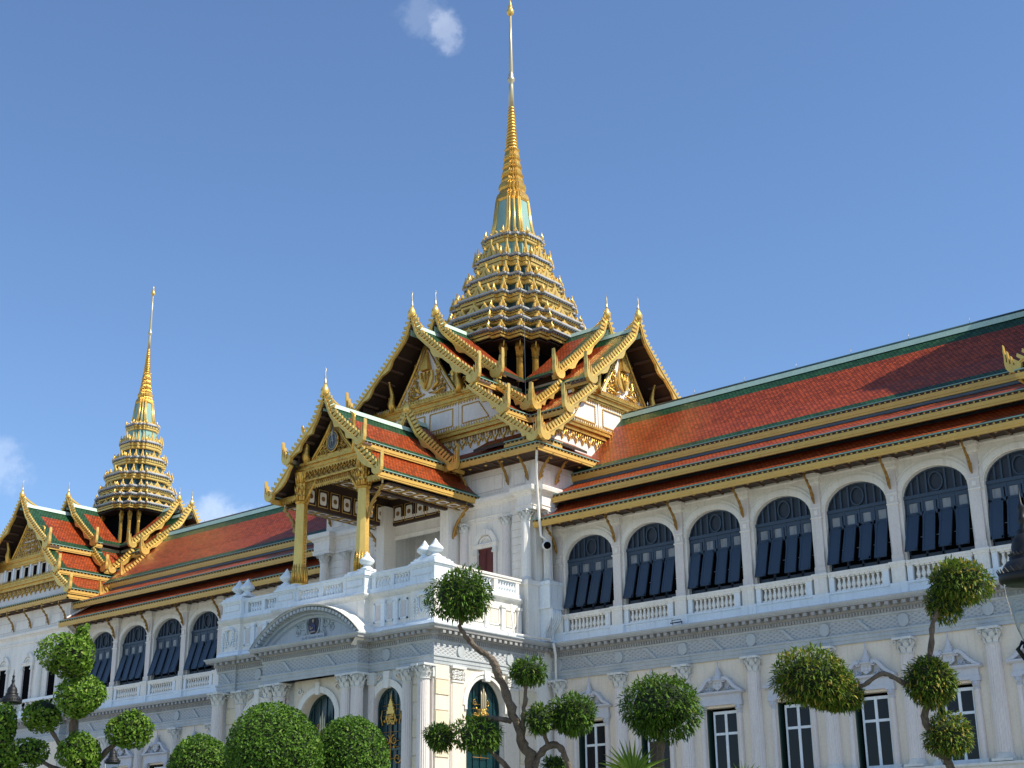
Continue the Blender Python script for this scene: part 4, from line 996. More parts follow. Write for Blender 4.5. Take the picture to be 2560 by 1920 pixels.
def drum(parent, c, e, d, hw, z0, zg, wins=False):
    """white gable wall with gilt bands and framed panels under one roof arm"""
    o = (-e[1], e[0]); Pt = lambda p: Vector((c[0] + e[0] * (d + p[1]) + o[0] * p[0], c[1] + e[1] * (d + p[1]) + o[1] * p[0], p[2]))
    mb = MB(); mb.T = Pt
    (w0, w1, w2), (za, zb2, zc) = hw, z0
    mb.m("white"); mb.ext([(-w0, -0.4, za), (w0, -0.4, za), (w0, -0.4, za + 0.25), (w1, -0.4, zb2), (w2, -0.4, zc), (w2 * 0.98, -0.4, zg + 0.25), (-w2 * 0.98, -0.4, zg + 0.25), (-w2, -0.4, zc), (-w1, -0.4, zb2), (-w0, -0.4, za + 0.25)], (0, 0.4, 0))
    hz = zg - zb2
    # upper band
    mb.m("gold"); B = zg - 0.60
    for a, b, pr in ((0, 0.12, 0.10), (0.12, 0.22, 0.18), (0.22, 0.40, 0.12), (0.40, 0.50, 0.24), (0.50, 0.62, 0.30)): mb.box(-w2 * 1.02, w2 * 1.02, 0, pr, B + a, B + b)
    n = int(w2 * 2 / 0.22)
    for k in range(n): x = -w2 + (k + 0.5) * w2 * 2 / n; mb.ext([(x - 0.07, 0.30, B + 0.62), (x + 0.07, 0.30, B + 0.62), (x, 0.30, B + 0.80)], (0, -0.06, 0)); mb.ext([(x - 0.06, 0.02, B), (x + 0.06, 0.02, B), (x, 0.02, B - 0.15)], (0, 0.06, 0))
    # lower band + lotus frieze
    B = zb2 - 0.12
    for a, b, pr in ((0, 0.10, 0.16), (0.10, 0.26, 0.10), (0.26, 0.36, 0.26), (0.36, 0.52, 0.16), (0.52, 0.62, 0.22)): mb.box(-w1 * 1.02, w1 * 1.02, 0, pr, B + a, B + b)
    n = int(w1 * 2 / 0.20)
    for k in range(n): x = -w1 + (k + 0.5) * w1 * 2 / n; mb.ext([(x - 0.06, 0.20, B + 0.62), (x + 0.06, 0.20, B + 0.62), (x, 0.20, B + 0.84)], (0, -0.05, 0))
    n = max(6, int(w1 * 2 / 0.62)); hl = min(0.72, B - za - 0.1)
    for k in range(n):
        x = -w1 + (k + 0.5) * w1 * 2 / n
        mb.tube([(x - 0.24, 0.05, B - 0.02), (x - 0.22, 0.06, B - hl * 0.35), (x, 0.07, B - hl * 0.80), (x + 0.22, 0.06, B - hl * 0.35), (x + 0.24, 0.05, B - 0.02)], 0.055, 5)
        mb.ext([(x - 0.10, 0.02, B - hl * 0.70), (x, 0.02, B - hl * 0.58), (x + 0.10, 0.02, B - hl * 0.70), (x, 0.02, B - hl)], (0, 0.08, 0))
        mb.tube([(x, 0.05, B), (x, 0.06, B - hl * 0.4)], 0.04, 5); x += w1 / n; mb.ext([(x - 0.06, 0.02, B - hl * 0.45), (x + 0.06, 0.02, B - hl * 0.45), (x, 0.02, B - hl * 0.72)], (0, 0.07, 0))
    # framed panels
    zt, zl = zg - 0.88, zb2 + 0.82
    def frame(pts, m2="goldpaint"):
        cx = sum(p[0] for p in pts) / len(pts); cz = sum(p[1] for p in pts) / len(pts)
        for (xa, z_a), (xb, z_b) in zip(pts, pts[1:] + pts[:1]):
            mb.m(m2); q = lambda x, z, f: (cx + (x - cx) * f, 0.0, cz + (z - cz) * f)
            L = max(1, int(math.hypot(xb - xa, z_b - z_a) / 0.13))
            mb.tube([(xa, 0.02, z_a), (xb, 0.02, z_b)], 0.035, 4)
            for j in range(L):
                t = (j + 0.5) / L; x, z = xa + (xb - xa) * t, z_a + (z_b - z_a) * t; mb.box(x - 0.03, x + 0.03, 0, 0.07, z - 0.03, z + 0.03)
    if not wins:
        for x in (-1.25, 1.25): mb.m("white"); mb.box(x * 2 - 0.06, x * 2 + 0.06, 0, 0.06, zb2 + 0.5, zg - 0.6)
        for x0, x1 in ((-1.9, -0.2), (0.2, 1.9)): frame([(x0 * 1.1, zt), (x1 * 1.1, zt), (x1 * 1.1, zl), (x0 * 1.1, zl)])
        for sg in (-1, 1): frame([(sg * 2.85, zt), (sg * (w2 - 0.75), zt), (sg * (w2 + 0.05), zl), (sg * 2.85, zl)])
    else:
        for k in range(-3, 4):
            x = k * 1.22; mb.m("bluewhite"); mb.box(x + 0.61 - 0.10, x + 0.61 + 0.10, 0, 0.12, zb2 + 0.5, zg - 0.62)
            mb.m("cream")
            for a, b, p, q in ((-0.34, 0.34, zt + 0.1, zt + 0.17), (-0.34, 0.34, zl - 0.25, zl - 0.18), (-0.34, -0.27, zl - 0.25, zt + 0.17), (0.27, 0.34, zl - 0.25, zt + 0.17)): mb.box(x + a, x + b, 0, 0.06, p, q)
            if abs(k) < 3: mb.m("void"); mb.box(x - 0.26, x + 0.26, 0.0, 0.02, zl - 0.18, zt + 0.1)
    mb.T = None
    return obj("gable_wall", mb, parent)
# ------------------------------------------------------------------ palace: measures shared by the buildings
XC, YC = -11.35, 7.15
FRONT = lambda x0, y: Matrix.Translation((x0, y, 0))                                  # local (a, depth, z): wall facing -Y
RIGHT = lambda x, y0: (lambda p: Vector((x - p[1], y0 + p[0], p[2])))                   # wall facing +X
LEFTW = lambda x, y0: (lambda p: Vector((x + p[1], y0 - p[0], p[2])))                   # wall facing -X

def onion(parent, x, y, z, k=1.0):
    mb = MB().m("bluewhite")
    mb.box(x - 0.36 * k, x + 0.36 * k, y - 0.36 * k, y + 0.36 * k, z - 0.02, z + 0.08)
    mb.lathe(x, y, [(r * k, z + h * k) for r, h in ((0.36, 0.06), (0.33, 0.14), (0.22, 0.22), (0.16, 0.30), (0.30, 0.36), (0.40, 0.46), (0.41, 0.54), (0.34, 0.64), (0.22, 0.74), (0.225, 0.77), (0.13, 0.86), (0.135, 0.89), (0.05, 1.0), (0.01, 1.06))], 20)
    return obj("onion_finial", mb, parent)
def quoins(mb, x0, x1, z0, z1, n, mat="roughcream", mat2="cream", d=0.07):
    h = (z1 - z0) / n
    for k in range(n):
        mb.m(mat if k % 2 else mat2); mb.box(x0, x1, -d - (0.03 if k % 2 else 0), 0.05, z0 + k * h + 0.03, z0 + (k + 1) * h - 0.03)
    mb.m(mat2); mb.box(x0 + 0.01, x1 - 0.01, -d + 0.04, 0.05, z0, z1)
def emblem(kind):
    """gilt door emblem, centred at origin in the local (a, depth, z) frame"""
    mb = MB()
    if kind == "swords":
        mb.m("goldleaf"); mb.lathe(0, 0.0, [(0.02, -0.42), (0.20, -0.30), (0.24, -0.05), (0.19, 0.14), (0.05, 0.22)], 14)
        for a in range(6): spiral(mb, (0.1 * math.cos(a), -0.26, -0.05 + 0.14 * math.sin(a)), 0.11, 1.2, 1, 0.03, a)
        mb.m("silver")
        for x, h in ((-0.15, 1.12), (0.0, 1.42), (0.15, 1.10)): mb.tube([(x, -0.22, 0.05), (x, -0.22, 0.3), (x, -0.22, h * 0.8), (x, -0.20, h)], [0.055, 0.05, 0.058, 0.008], 6)
        mb.m("gold")
        for sg in (-1, 1):
            spiral(mb, (sg * 0.46, -0.05, 0.50), 0.17, 1.3, -sg, 0.026, 1.5); mb.lathe(sg * 0.38, -0.06, [(0.02, 0.16), (0.075, 0.22), (0.02, 0.29)], 8)
            spiral(mb, (sg * 0.40, -0.05, -0.1), 0.18, 1.3, sg, 0.035); spiral(mb, (sg * 0.55, -0.05, -0.9), 0.25, 1.4, sg, 0.03); spiral(mb, (sg * 0.35, -0.05, -1.4), 0.25, 1.4, -sg, 0.03)
    else:
        mb.m("goldleaf"); z = 0.0
        for w, h in ((0.26, 0.16), (0.20, 0.12), (0.22, 0.05), (0.14, 0.12), (0.16, 0.05), (0.10, 0.12), (0.05, 0.1)): mb.box(-w, w, -0.10, 0, z, z + h); z += h
        mb.tube([(0, -0.05, z), (0, -0.05, z + 0.42)], [0.05, 0.005], 6)
        for sg in (-1, 1):
            spiral(mb, (sg * 0.12, -0.06, -0.14), 0.13, 1.5, sg, 0.04, 1); spiral(mb, (sg * 0.12, -0.06, -0.40), 0.13, 1.4, -sg, 0.04)
            mb.tube([(sg * 0.25, -0.05, 0.05), (sg * 0.32, -0.05, -0.2), (sg * 0.2, -0.05, -0.55)], [0.03, 0.05, 0.02], 5)
        mb.m("gold")
        for sg in (-1, 1):
            mb.lathe(sg * 0.42, -0.06, [(0.02, -0.42), (0.085, -0.34), (0.02, -0.26)], 8)
            mb.tube([(sg * 0.62, -0.05, 0.2), (sg * 0.70, -0.05, -0.15), (sg * 0.58, -0.05, -0.55)], 0.03, 5)
            spiral(mb, (sg * 0.25, -0.05, -1.3), 0.26, 1.3, sg, 0.035, 1.5); mb.lathe(sg * 0.28, -0.06, [(0.02, -1.72), (0.085, -1.64), (0.02, -1.56)], 8)
            spiral(mb, (sg * 0.5, -0.05, -2.2), 0.28, 1.3, -sg, 0.03)
    mb.m('darkgold'); mb.tube([(0, -0.02, 0.1), (0, -0.02, -1.2), (0, -0.02, -2.3)], 0.03, 5)
    for z in (0.42, 0.2, -0.1, -0.34, -0.9, -1.35, -1.64, -2.2): mb.tube([(-0.62, -0.02, z), (0, -0.035, z), (0.62, -0.02, z)], 0.018, 5)
    return mb
def arch_door(parent, T, xc, half, zs, rise, kind, ze, depth=0.45):
    """dark green arched door leaf set back in its opening, with panels and a gilt emblem"""
    mb = MB(); mb.T = T; pts = [(xc - half, 5.0)] + arc_pts(xc, half, zs, rise, 16) + [(xc + half, 5.0)]
    mb.m("doorgreen"); mb.poly([(x, depth, z) for x, z in pts])
    ring(mb, xc, half - 0.16, zs, rise - 0.16, 0.15, 0.06, depth, 4.0)
    for k in (-2, -1, 0, 1, 2): mb.box(xc + k * half * 0.36 - 0.03, xc + k * half * 0.36 + 0.03, depth - 0.06, depth, 5.0, zs + rise * math.sqrt(max(0, 1 - (k * 0.36) ** 2)) - 0.12)
    for z in (6.2, 8.3): mb.box(xc - half, xc + half, depth - 0.07, depth, z, z + 0.12)
    o = obj("door", mb, parent)
    em = emblem(kind); em2 = MB(); em2.mats = em.mats
    f = T if callable(T) else (lambda p: T @ Vector(p))
    em.v = [tuple(f(Vector((x * 1.0 + xc, y + depth - 0.06, z + ze)))) for x, y, z in em.v]
    obj("door_emblem", em, o)
    return o

def main_walls(parent, rect, z0, z1, rec=None):
    """plain wall shaft; rec = (x0, x1, ztop, depth) recess in the front"""
    x0, x1, y0, y1 = rect; mb = MB().m("white")
    if rec:
        a, b, zt, dp = rec
        for p, q in ((x0, a), (b, x1)): mb.poly([(p, y0, z0), (q, y0, z0), (q, y0, z1), (p, y0, z1)])
        mb.poly([(a, y0, zt), (b, y0, zt), (b, y0, z1), (a, y0, z1)])
        mb.m("greywhite")
        for x in (a, b): mb.poly([(x, y0, z0), (x, y0 + dp, z0), (x, y0 + dp, zt), (x, y0, zt)])
        mb.poly([(a, y0 + dp, z0), (b, y0 + dp, z0), (b, y0 + dp, zt), (a, y0 + dp, zt)]); mb.poly([(a, y0, zt), (b, y0, zt), (b, y0 + dp, zt), (a, y0 + dp, zt)])
        mb.m("white")
    else: mb.poly([(x0, y0, z0), (x1, y0, z0), (x1, y0, z1), (x0, y0, z1)])
    mb.poly([(x1, y0, z0), (x1, y1, z0), (x1, y1, z1), (x1, y0, z1)]); mb.poly([(x1, y1, z0), (x0, y1, z0), (x0, y1, z1), (x1, y1, z1)]); mb.poly([(x0, y1, z0), (x0, y0, z0), (x0, y0, z1), (x0, y1, z1)])
    return obj("wall", mb, parent)
def cornice(parent, rect, zb, zt, brk=0.0):
    """architrave, plain frieze and moulded cornice round a tower, broken forward over the corner columns"""
    x0, x1, y0, y1 = rect; h = zt - zb; q = 0.85
    path = [(x0, y0), (x1, y0), (x1, y1), (x0, y1)]
    if brk: path = [(x0 - brk, y0 - brk), (x0 + q, y0 - brk), (x0 + q, y0), (x1 - q, y0), (x1 - q, y0 - brk), (x1 + 0.12, y0 - brk), (x1 + 0.12, y0), (x1 + brk, y0), (x1 + brk, y0 + 1.1), (x1, y0 + 1.1), (x1, y1), (x0, y1), (x0, y0 + 1.1), (x0 - brk, y0 + 1.1)]
    mb = MB().m("white")
    mb.sweep([(0, zb), (0.07, zb + 0.01), (0.07, zb + h * 0.14), (0.11, zb + h * 0.16), (0.11, zb + h * 0.20), (0.03, zb + h * 0.22), (0.03, zb + h * 0.62), (0.10, zb + h * 0.66), (0.16, zb + h * 0.74), (0.30, zb + h * 0.80), (0.34, zb + h * 0.94), (0.34, zt), (0, zt + 0.06)],
             path, True)
    if brk:
        mb.box(x0 - brk + 0.02, x0 + q - 0.02, y0 - brk + 0.02, y0 + 0.1, zb, zt); mb.box(x1 - q + 0.02, x1 + 0.1, y0 - brk + 0.02, y0 + 0.1, zb, zt); mb.box(x1 - 0.1, x1 + brk - 0.02, y0 + 0.02, y0 + 1.08, zb, zt)
    return obj("cornice", mb, parent)
def frames(parent, T, rects):
    for x0, x1, z0, z1 in rects:
        mb = MB(); mb.T = T
        mb.m("white"); mb.box(x0, x1, -0.03, 0.02, z0, z1)
        mb.m("panelmauve"); mb.box(x0 + 0.10, x1 - 0.10, -0.035, 0.0, z0 + 0.10, z1 - 0.10)
        mb.m("white"); mb.box(x0 + 0.16, x1 - 0.16, -0.06, 0.0, z0 + 0.16, z1 - 0.16)
        obj("wall_panel", mb, parent)
def niche_door(parent, T, xc, zb, zt, half, zn, mat="redwood", name="door"):
    """door or window under a blind arch with small columns"""
    mb = MB(); mb.T = T; mb.m("white")
    ring(mb, xc, half * 0.95, zt + 0.32, half * 1.0, 0.30, 0.16, 0.0, 0.0); ring(mb, xc, half * 0.62, zt + 0.32, half * 0.62, 0.12, 0.10, 0.0)
    mb.box(xc - half * 1.5, xc + half * 1.5, -0.18, 0.02, zt + 0.12, zt + 0.32); mb.box(xc - half * 1.6, xc + half * 1.6, -0.24, 0.02, zt + 0.28, zt + 0.36)
    mb.box(xc - 0.10, xc + 0.10, -0.24, 0, zt + 0.30 + half * 0.92, zt + 0.42 + half * 1.36)
    for sg in (-1, 1):
        x = xc + sg * half * 1.22
        mb.m("pinkwhite"); mb.box(x - 0.13, x + 0.13, -0.16, 0.02, zb, zb + 0.3); mb.box(x - 0.10, x + 0.10, -0.13, 0.02, zb + 0.3, zt - 0.2)
        mb.m("greywhite"); mb.box(x - 0.17, x + 0.17, -0.2, 0.02, zt - 0.2, zt - 0.08); mb.box(x - 0.13, x + 0.13, -0.17, 0.02, zt - 0.08, zt + 0.12)
    mb.m(mat); mb.box(xc - half, xc + half, -0.012, 0.06, zb, zt + 0.12)
    if mat == "redwood":
        mb.box(xc - 0.03, xc + 0.03, -0.04, 0, zb, zt)
        for sg in (-1, 1):
            for z0, z1 in ((zb + 0.2, zb + 1.0), (zb + 1.15, zt - 0.15)): mb.box(xc + sg * half * 0.5 - 0.2, xc + sg * half * 0.5 + 0.2, -0.035, 0, z0, z1)
    o = obj(name, mb, parent)
    return o

def big_pavilion(t, c, P):
    """shared roof group of the three towers"""
    X, Y = c; P0 = P; c0 = c
    for e, d, di in (((0, -1), P['dF'], P['iF']), ((1, 0), P['dS'], P['iS']), ((-1, 0), P['dS'], P['iS']), ((0, 1), P['dB'], P['iS'])):
        P, c = (P0['side'], P0['cS']) if 'side' in P0 and e[0] else (P0, c0)
        k = P['k']; ub = 4.85 * P['k']
        arm(t, c, e, ub, di, P['zr'] + P['up'], [((0, P['zr'] + P['up']), (P['s'][0], P['z'][0] + P['up'])), ((P['s'][0] - 0.35 * k, P['z'][1] + P['up'] * 0.85), (P['s'][1], P['z'][2] + P['up'] * 0.8))],
            1.0 * k, None, P['s'][1] - 0.1, 0.40 * k, 0.85 * k, apex=0.55, drop=0.95 * k, border=(1.0, 0.6, 1.15), flen=3.0)
        arm(t, c, e, ub, d, P['zr'], [((0, P['zr']), (P['s'][0], P['z'][0])), ((P['s'][0] - 0.35 * k, P['z'][1]), (P['s'][1], P['z'][2])), ((P['s'][1] - 0.35 * k, P['z'][3]), (P['s'][2], P['z'][4]))],
            1.05 * k, (d - P['ov'], P['tb'], P['tw'], P['tt'], P['ty']), P['s'][1] - 0.1, 0.43 * k, 0.88 * k, apex=0.62, drop=1.05 * k, border=(1.25, 0.75, 1.35), flen=3.0)
        drum(t, c, e, d - P['ov'] - 0.02, P['dw'], P['dz'], P['tb'], P.get('wins', False))
# ------------------------------------------------------------------ central hall with the great spire
t = thing("central_hall", "tall central hall with gilded multi-gabled roof and the tallest tiered golden spire", "palace hall", (XC, YC, 0))
CR = (XC - 8.5, XC + 8.5, -1.3, 15.6)
main_walls(t, CR, 0, 25.9, (XC - 2.35, XC + 2.35, 22.3, 1.7))
cornice(t, CR, 21.45, 22.75, 0.5)
hip_skirt(t, CR, 25.75, 24.90, 1.35)
big_pavilion(t, (XC, YC), dict(dF=9.7, dS=10.1, dB=9.7, iF=7.6, iS=7.7, zr=34.35, up=0.85, s=(5.05, 7.3, 9.5), z=(29.95, 29.45, 27.55, 27.15, 25.45), k=1.0, pk=1.0, ov=1.45, tb=29.75, tw=2.55, tt=33.85, ty="shield",
                               dw=(9.2, 7.05, 4.9), dz=(25.45, 26.95, 29.15)))
prang(t, (XC, YC), lambda z: z, 1.0, 27.0)
frames(t, FRONT(XC, -1.3), [(-6.3, -3.7, 23.0, 24.15), (3.7, 6.3, 23.0, 24.15), (-8.0, -6.9, 23.0, 24.15), (6.9, 8.0, 23.0, 24.15)])
frames(t, RIGHT(XC + 8.5, YC), [(-7.9, -6.9, 23.0, 24.15), (-6.4, -3.6, 23.0, 24.15)])
for sg in (-1, 1):
    mb = MB(); mb.T = FRONT(XC, -1.3); mb.m("white")
    for k in range(9): mb.box(sg * 7.4 - 0.55, sg * 7.4 + 0.55, -0.06, 0.02, 17.5 + k * 0.44, 17.90 + k * 0.44)
    mb.box(sg * 7.4 - 0.5, sg * 7.4 + 0.5, -0.02, 0.02, 17.4, 21.5); obj("quoin", mb, t)
    mb = MB(); mb.T = FRONT(XC, -1.3); mb.m("white"); mb.box(sg * 8.15 - 0.42, sg * 8.15 + 0.42, -0.80, 0.1, 14.2, 17.2); mb.box(sg * 8.15 - 0.5, sg * 8.15 + 0.5, -0.88, 0.1, 17.2, 17.45); obj("corner_pedestal", mb, t)
mb = MB()
for x, y in ((XC + 8.75, -0.55),):
    mb.m("bluewhite"); mb.box(x - 0.4, x + 0.55, y - 0.6, y + 0.5, 16.05, 17.25); mb.box(x - 0.45, x + 0.62, y - 0.68, y + 0.58, 17.25, 17.45); mb.box(x - 0.42, x + 0.60, y - 0.65, y + 0.55, 15.95, 16.1)
    pr = [(0.55, 15.95), (0.60, 15.7), (0.50, 15.35), (0.20, 14.95), (0.02, 14.6), (0.05, 14.35), (0.20, 14.22), (-0.4, 14.22), (-0.4, 15.95)]
    mb.ext([(x + a, y - 0.5, z) for a, z in pr], (0, 0.85, 0))
    for j in range(5):
        mb.tube([(x + a + 0.02, y - 0.42 + j * 0.17, z) for a, z in pr[:7]], 0.05, 5)
obj("corner_pedestal", mb, t)
for sg in (-1, 1):
    for u in (3.3, 6.5): column(t, XC + sg * u, -1.42, 17.42, 21.47, 0.25, "pinkwhite")
    column(t, XC + sg * 8.15, -1.72, 17.42, 21.47, 0.27, "white")
column(t, XC + 8.80, -0.62, 17.42, 21.47, 0.25, "white")
for sg in (-1, 1): niche_door(t, FRONT(XC, -1.3), sg * 4.9, 16.3, 19.75, 0.58, 21.3)
for sg in (-1, 1):
    for u in (3.5, 6.6, 8.05): obj("eave_bracket", BRACKET, t, TR(XC + sg * u, -1.32, 23.25, 0, 1.0))
for v in (-8.1, -6.65, -3.4): obj("eave_bracket", BRACKET, t, TR(XC + 8.52, YC + v, 23.25, math.pi / 2, 1.0))
# loggia recess behind the porch: throne-like niche frame
mb = MB(); mb.T = FRONT(XC, -1.3 + 1.68)
mb.m("greywhite"); mb.box(-1.7, 1.7, -0.10, 0, 20.1, 20.35); mb.box(-1.85, 1.85, -0.22, 0, 20.35, 20.5); mb.box(-1.6, -1.3, -0.12, 0, 16.3, 20.1); mb.box(1.3, 1.6, -0.12, 0, 16.3, 20.1)
for k in range(9): spiral(mb, (-1.6 + k * 0.4, -0.12, 20.72 + 0.12 * math.sin(k)), 0.2, 1.3, 1 if k % 2 else -1, 0.05)
for k in range(14): mb.lathe(-1.25 + k * 0.19, -0.05, [(0.01, 19.8), (0.07, 19.95), (0.02, 20.08)], 6)
mb.m("panelmauve"); mb.box(-1.25, 1.25, -0.03, 0, 16.4, 19.75)
mb.m("darkteal"); mb.box(-0.5, 0.5, -0.06, 0, 17.3, 18.6); mb.m("white"); mb.lathe(0, -0.15, [(0.3, 17.3), (0.22, 17.6), (0.28, 18.0), (0.16, 18.25), (0.17, 18.5), (0.05, 18.7)], 12)
mb.T = None
obj("niche", mb, t)
# downpipe from the roof valley at the near corner, and the lightning cable
mb = MB().m("white"); x, y = XC + 8.5, -1.3
mb.tube([(x + 1.25, y - 1.22, 24.95), (x + 1.1, y - 1.1, 24.6), (x + 0.62, y - 0.62, 23.4), (x + 0.55, y - 0.45, 22.6), (x + 0.52, y - 0.3, 21.0), (x + 0.56, y - 0.2, 19.9), (x + 0.95, y + 0.1, 19.5)], 0.075, 8)
mb.tube([(x + 0.75, y + 0.30, 19.1), (x + 0.75, y + 0.32, 14.3), (x + 0.75, y + 0.2, 14.25), (x + 0.4, y - 1.6, 14.3), (x + 0.2, y - 2.2, 14.35), (x + 0.15, y - 2.3, 15.9)], 0.06, 8)
mb.tube([(x + 0.78, y + 0.42, 14.1), (x + 0.75, y + 0.6, 13.5), (x + 0.45, y + 1.0, 12.9), (x + 0.45, y + 1.0, 0.2)], 0.075, 8)
mb.m("greywhite"); A, B2 = Vector((x + 0.55, y + 0.2, 19.42)), Vector((x + 1.1, y - 0.35, 19.25)); mb.tube([A, A + (B2 - A) * 0.5, B2], [0.24, 0.24, 0.26], 16); d = (B2 - A).normalized(); mb.m("void"); mb.tube([B2 + d * 0.005, B2 + d * 0.01], 0.2, 14)
obj("downpipe", mb, t)
mb = MB().m("slate"); mb.tube([(XC + 3.9, YC - 3.4, 38.2), (XC + 4.3, YC - 4.1, 35.1), (XC + 6.4, YC - 6.6, 28.6), (XC + 9.8, YC - 9.6, 25.2)], 0.009, 4); obj("lightning_cable", mb, t)

# ------------------------------------------------------------------ side pavilions
def side_pavilion(name, label, X, Y, P, loc_extra=0, mirror=1, full=True):
    t = thing(name, label, "pavilion", (X, Y, 0))
    k = P['k']; q = (X - P['wx'], X + P['wx'], Y - P['wf'], Y + P['wx'])
    main_walls(t, q, 0, P['dz'][0] + 0.3)
    cornice(t, q, 19.9, 20.75)
    hip_skirt(t, q, P['dz'][0] + 0.15, P['ze'], 1.0)
    big_pavilion(t, (X, Y), P)
    prang(t, (X, Y), P['zf'], P['pk'], P['dz'][0], P['zp'], 4.85 * P['k'])
    entablature(t, [(q[0], q[3]), (q[0], q[2]), (q[1], q[2]), (q[1], q[3])], top=0.0)
    T = FRONT(X, q[2])
    us = [-5.1, -1.8, 1.6, 5.0] if full else []
    for u in us:
        niche_door(t, T, u, 14.9, 18.05, 0.52, 19.5, "void", "window")
    for u in (-6.2, -3.45, 3.3, 6.1) if full else ():
        column(t, X + u, q[2] - 0.1, 14.9, 19.9, 0.24, "white")
    frames(t, T, [(a, b, 20.95, 21.95) for a, b in ((-5.9, -3.6), (-3.2, -1.1), (-0.8, 1.3), (1.7, 3.6), (4.1, 5.6))])
    mb = MB(); mb.T = T; mb.m("bluewhite"); mb.box(-P['wx'], P['wx'], -0.7, 0, 14.15, 14.3); mb.box(-P['wx'], P['wx'], -0.55, -0.35, 15.35, 15.55); mb.box(-P['wx'], P['wx'], -0.5, -0.4, 14.2, 14.7)
    mb.T = None
    obj("balcony_rail", mb, t)
    n = 20
    mb = MB()
    for j in range(n): obj("baluster", BALU, t, TR(X - P['wx'] + 0.4 + j * (2 * P['wx'] - 0.8) / n, q[2] - 0.45, 14.68))
    for u in (-6.0, -3.3, -0.9, 1.5, 3.9, 6.2): obj("eave_bracket", BRACKET, t, TR(X + u, q[2] - 0.02, 21.05, 0, 0.92))
    for v in (-P['wf'] + 0.5, -P['wf'] + 2.2): obj("eave_bracket", BRACKET, t, TR(q[1] + 0.02, Y + v, 21.05, math.pi / 2, 0.92))
    mb = MB(); mb.T = FRONT(X, q[2]); arch_wall(mb, -P['wx'], P['wx'], 6.0, 12.3, [(-3, 0.9, 6.3, 10, 0.9), (0, 0.9, 6.3, 10, 0.9), (3, 0.9, 6.3, 10, 0.9)], 0.4, "cream"); mb.T = None
    for v in mb.v: pass
    mb.v = [(a, b - 0.02, c) for a, b, c in mb.v]
    obj("lower_wall", mb, t)
    return t
PS = dict(dF=10.8, dS=7.65, dB=7.65, iF=6.65, iS=5.9, zr=31.0, up=0.80, s=(4.25, 5.95, 7.7), z=(27.25, 26.85, 25.05, 24.75, 23.3), k=0.82, ov=1.1, tb=26.85, tw=2.3, tt=30.4, ty="scroll",
          dw=(7.2, 5.75, 4.1), dz=(23.2, 24.55, 26.5), wx=6.6, wf=9.7, ze=22.95, wins=True, zp=28.4, zf=lambda z: 40.05 + (z - 43.3) * (0.683 if z > 43.3 else 0.93), pk=0.685)
lp = side_pavilion("side_pavilion", "left side pavilion with small gable windows and the shorter golden spire", -55.35, 9.1, PS)
mb = MB().m("white"); x, y = -55.35 + 6.6, 9.1 - 9.7
mb.tube([(x + 0.95, y + 1.5, 22.9), (x + 0.9, y + 1.2, 22.3), (x + 0.15, y - 0.3, 21.2), (x + 0.1, y - 0.25, 20.6), (x + 1.1, y + 0.3, 19.4), (x + 1.1, y + 0.3, 14.3)], 0.09, 8); obj("downpipe", mb, lp)
PR = dict(PS); PR.update(dF=10.4, zf=lambda z: 40.05 + (z - 43.3) * (0.93 if z < 43.3 else 0.3), side=dict(PS, dS=7.2, iS=5.0, zr=37.0, s=(3.0, 3.9, 4.9), z=(32.2, 30.6, 28.4, 28.0, 25.6), tb=31.2, tt=36.6, tw=2.3, dw=(5.4, 4.2, 3.1), dz=(25.0, 28.0, 30.4)), cS=(32.35, 6.7))  # unseen side gables and squat spire shaped for the shadow on the wing roof
rp = side_pavilion("side_pavilion", "side pavilion at the right end, only its gilded roof corner in the frame", 32.35, 9.1, PR, full=False)

mb = MB().m("white"); mb.box(27.9, 36.8, 2.6, 11.5, 23.0, 32.0); obj("shadow_fill", mb, rp)  # unseen block added to close a bright gap in the pavilion's shadow

wing("palace_wing", "long right wing with seven dark blue arched windows under a red tiled roof", [-2.34 + 4 * i for i in range(8)], -2.84, 25.74, (11.5, 4, 0), (0, 7))
wing("palace_wing", "far left wing behind the round topiary, with dark blue arched windows and tilted shutters", [-47.5 + 4 * i for i in range(8)], -48.74, -19.86, (-34, 4, 0), (0, 4))
# ------------------------------------------------------------------ entrance portico: white balcony block and gilded porch
t = thing("entrance_portico", "white balconied entrance block with a curved pediment and a porch roof on golden columns", "portico", (XC, -5.5, 0))
HW, YF = 8.35, -9.2
PATH = [(XC - HW, -0.1), (XC - HW, YF), (XC - 6.9, YF), (XC - 6.9, YF + 0.12), (XC - 3.65, YF + 0.12), (XC - 3.65, YF - 0.7), (XC + 3.65, YF - 0.7), (XC + 3.65, YF + 0.12), (XC + 6.0, YF + 0.12), (XC + 6.0, YF), (XC + HW, YF), (XC + HW, -0.72)]
entablature(t, PATH, top=-0.4,
            ovals=[(0, XC + 5.0, YF + 0.10, True), (0, XC - 5.0, YF + 0.10, True), (0, XC + HW + 0.02, -7.3, False), (0, XC + HW + 0.02, -3.5, False)],
            ribbons=[(XC - 1.7, YF - 0.72, True), (XC + 1.7, YF - 0.72, True), (XC + 7.1, YF - 0.02, True), (XC - 7.6, YF - 0.02, True), (XC + HW + 0.02, -5.4, False)])
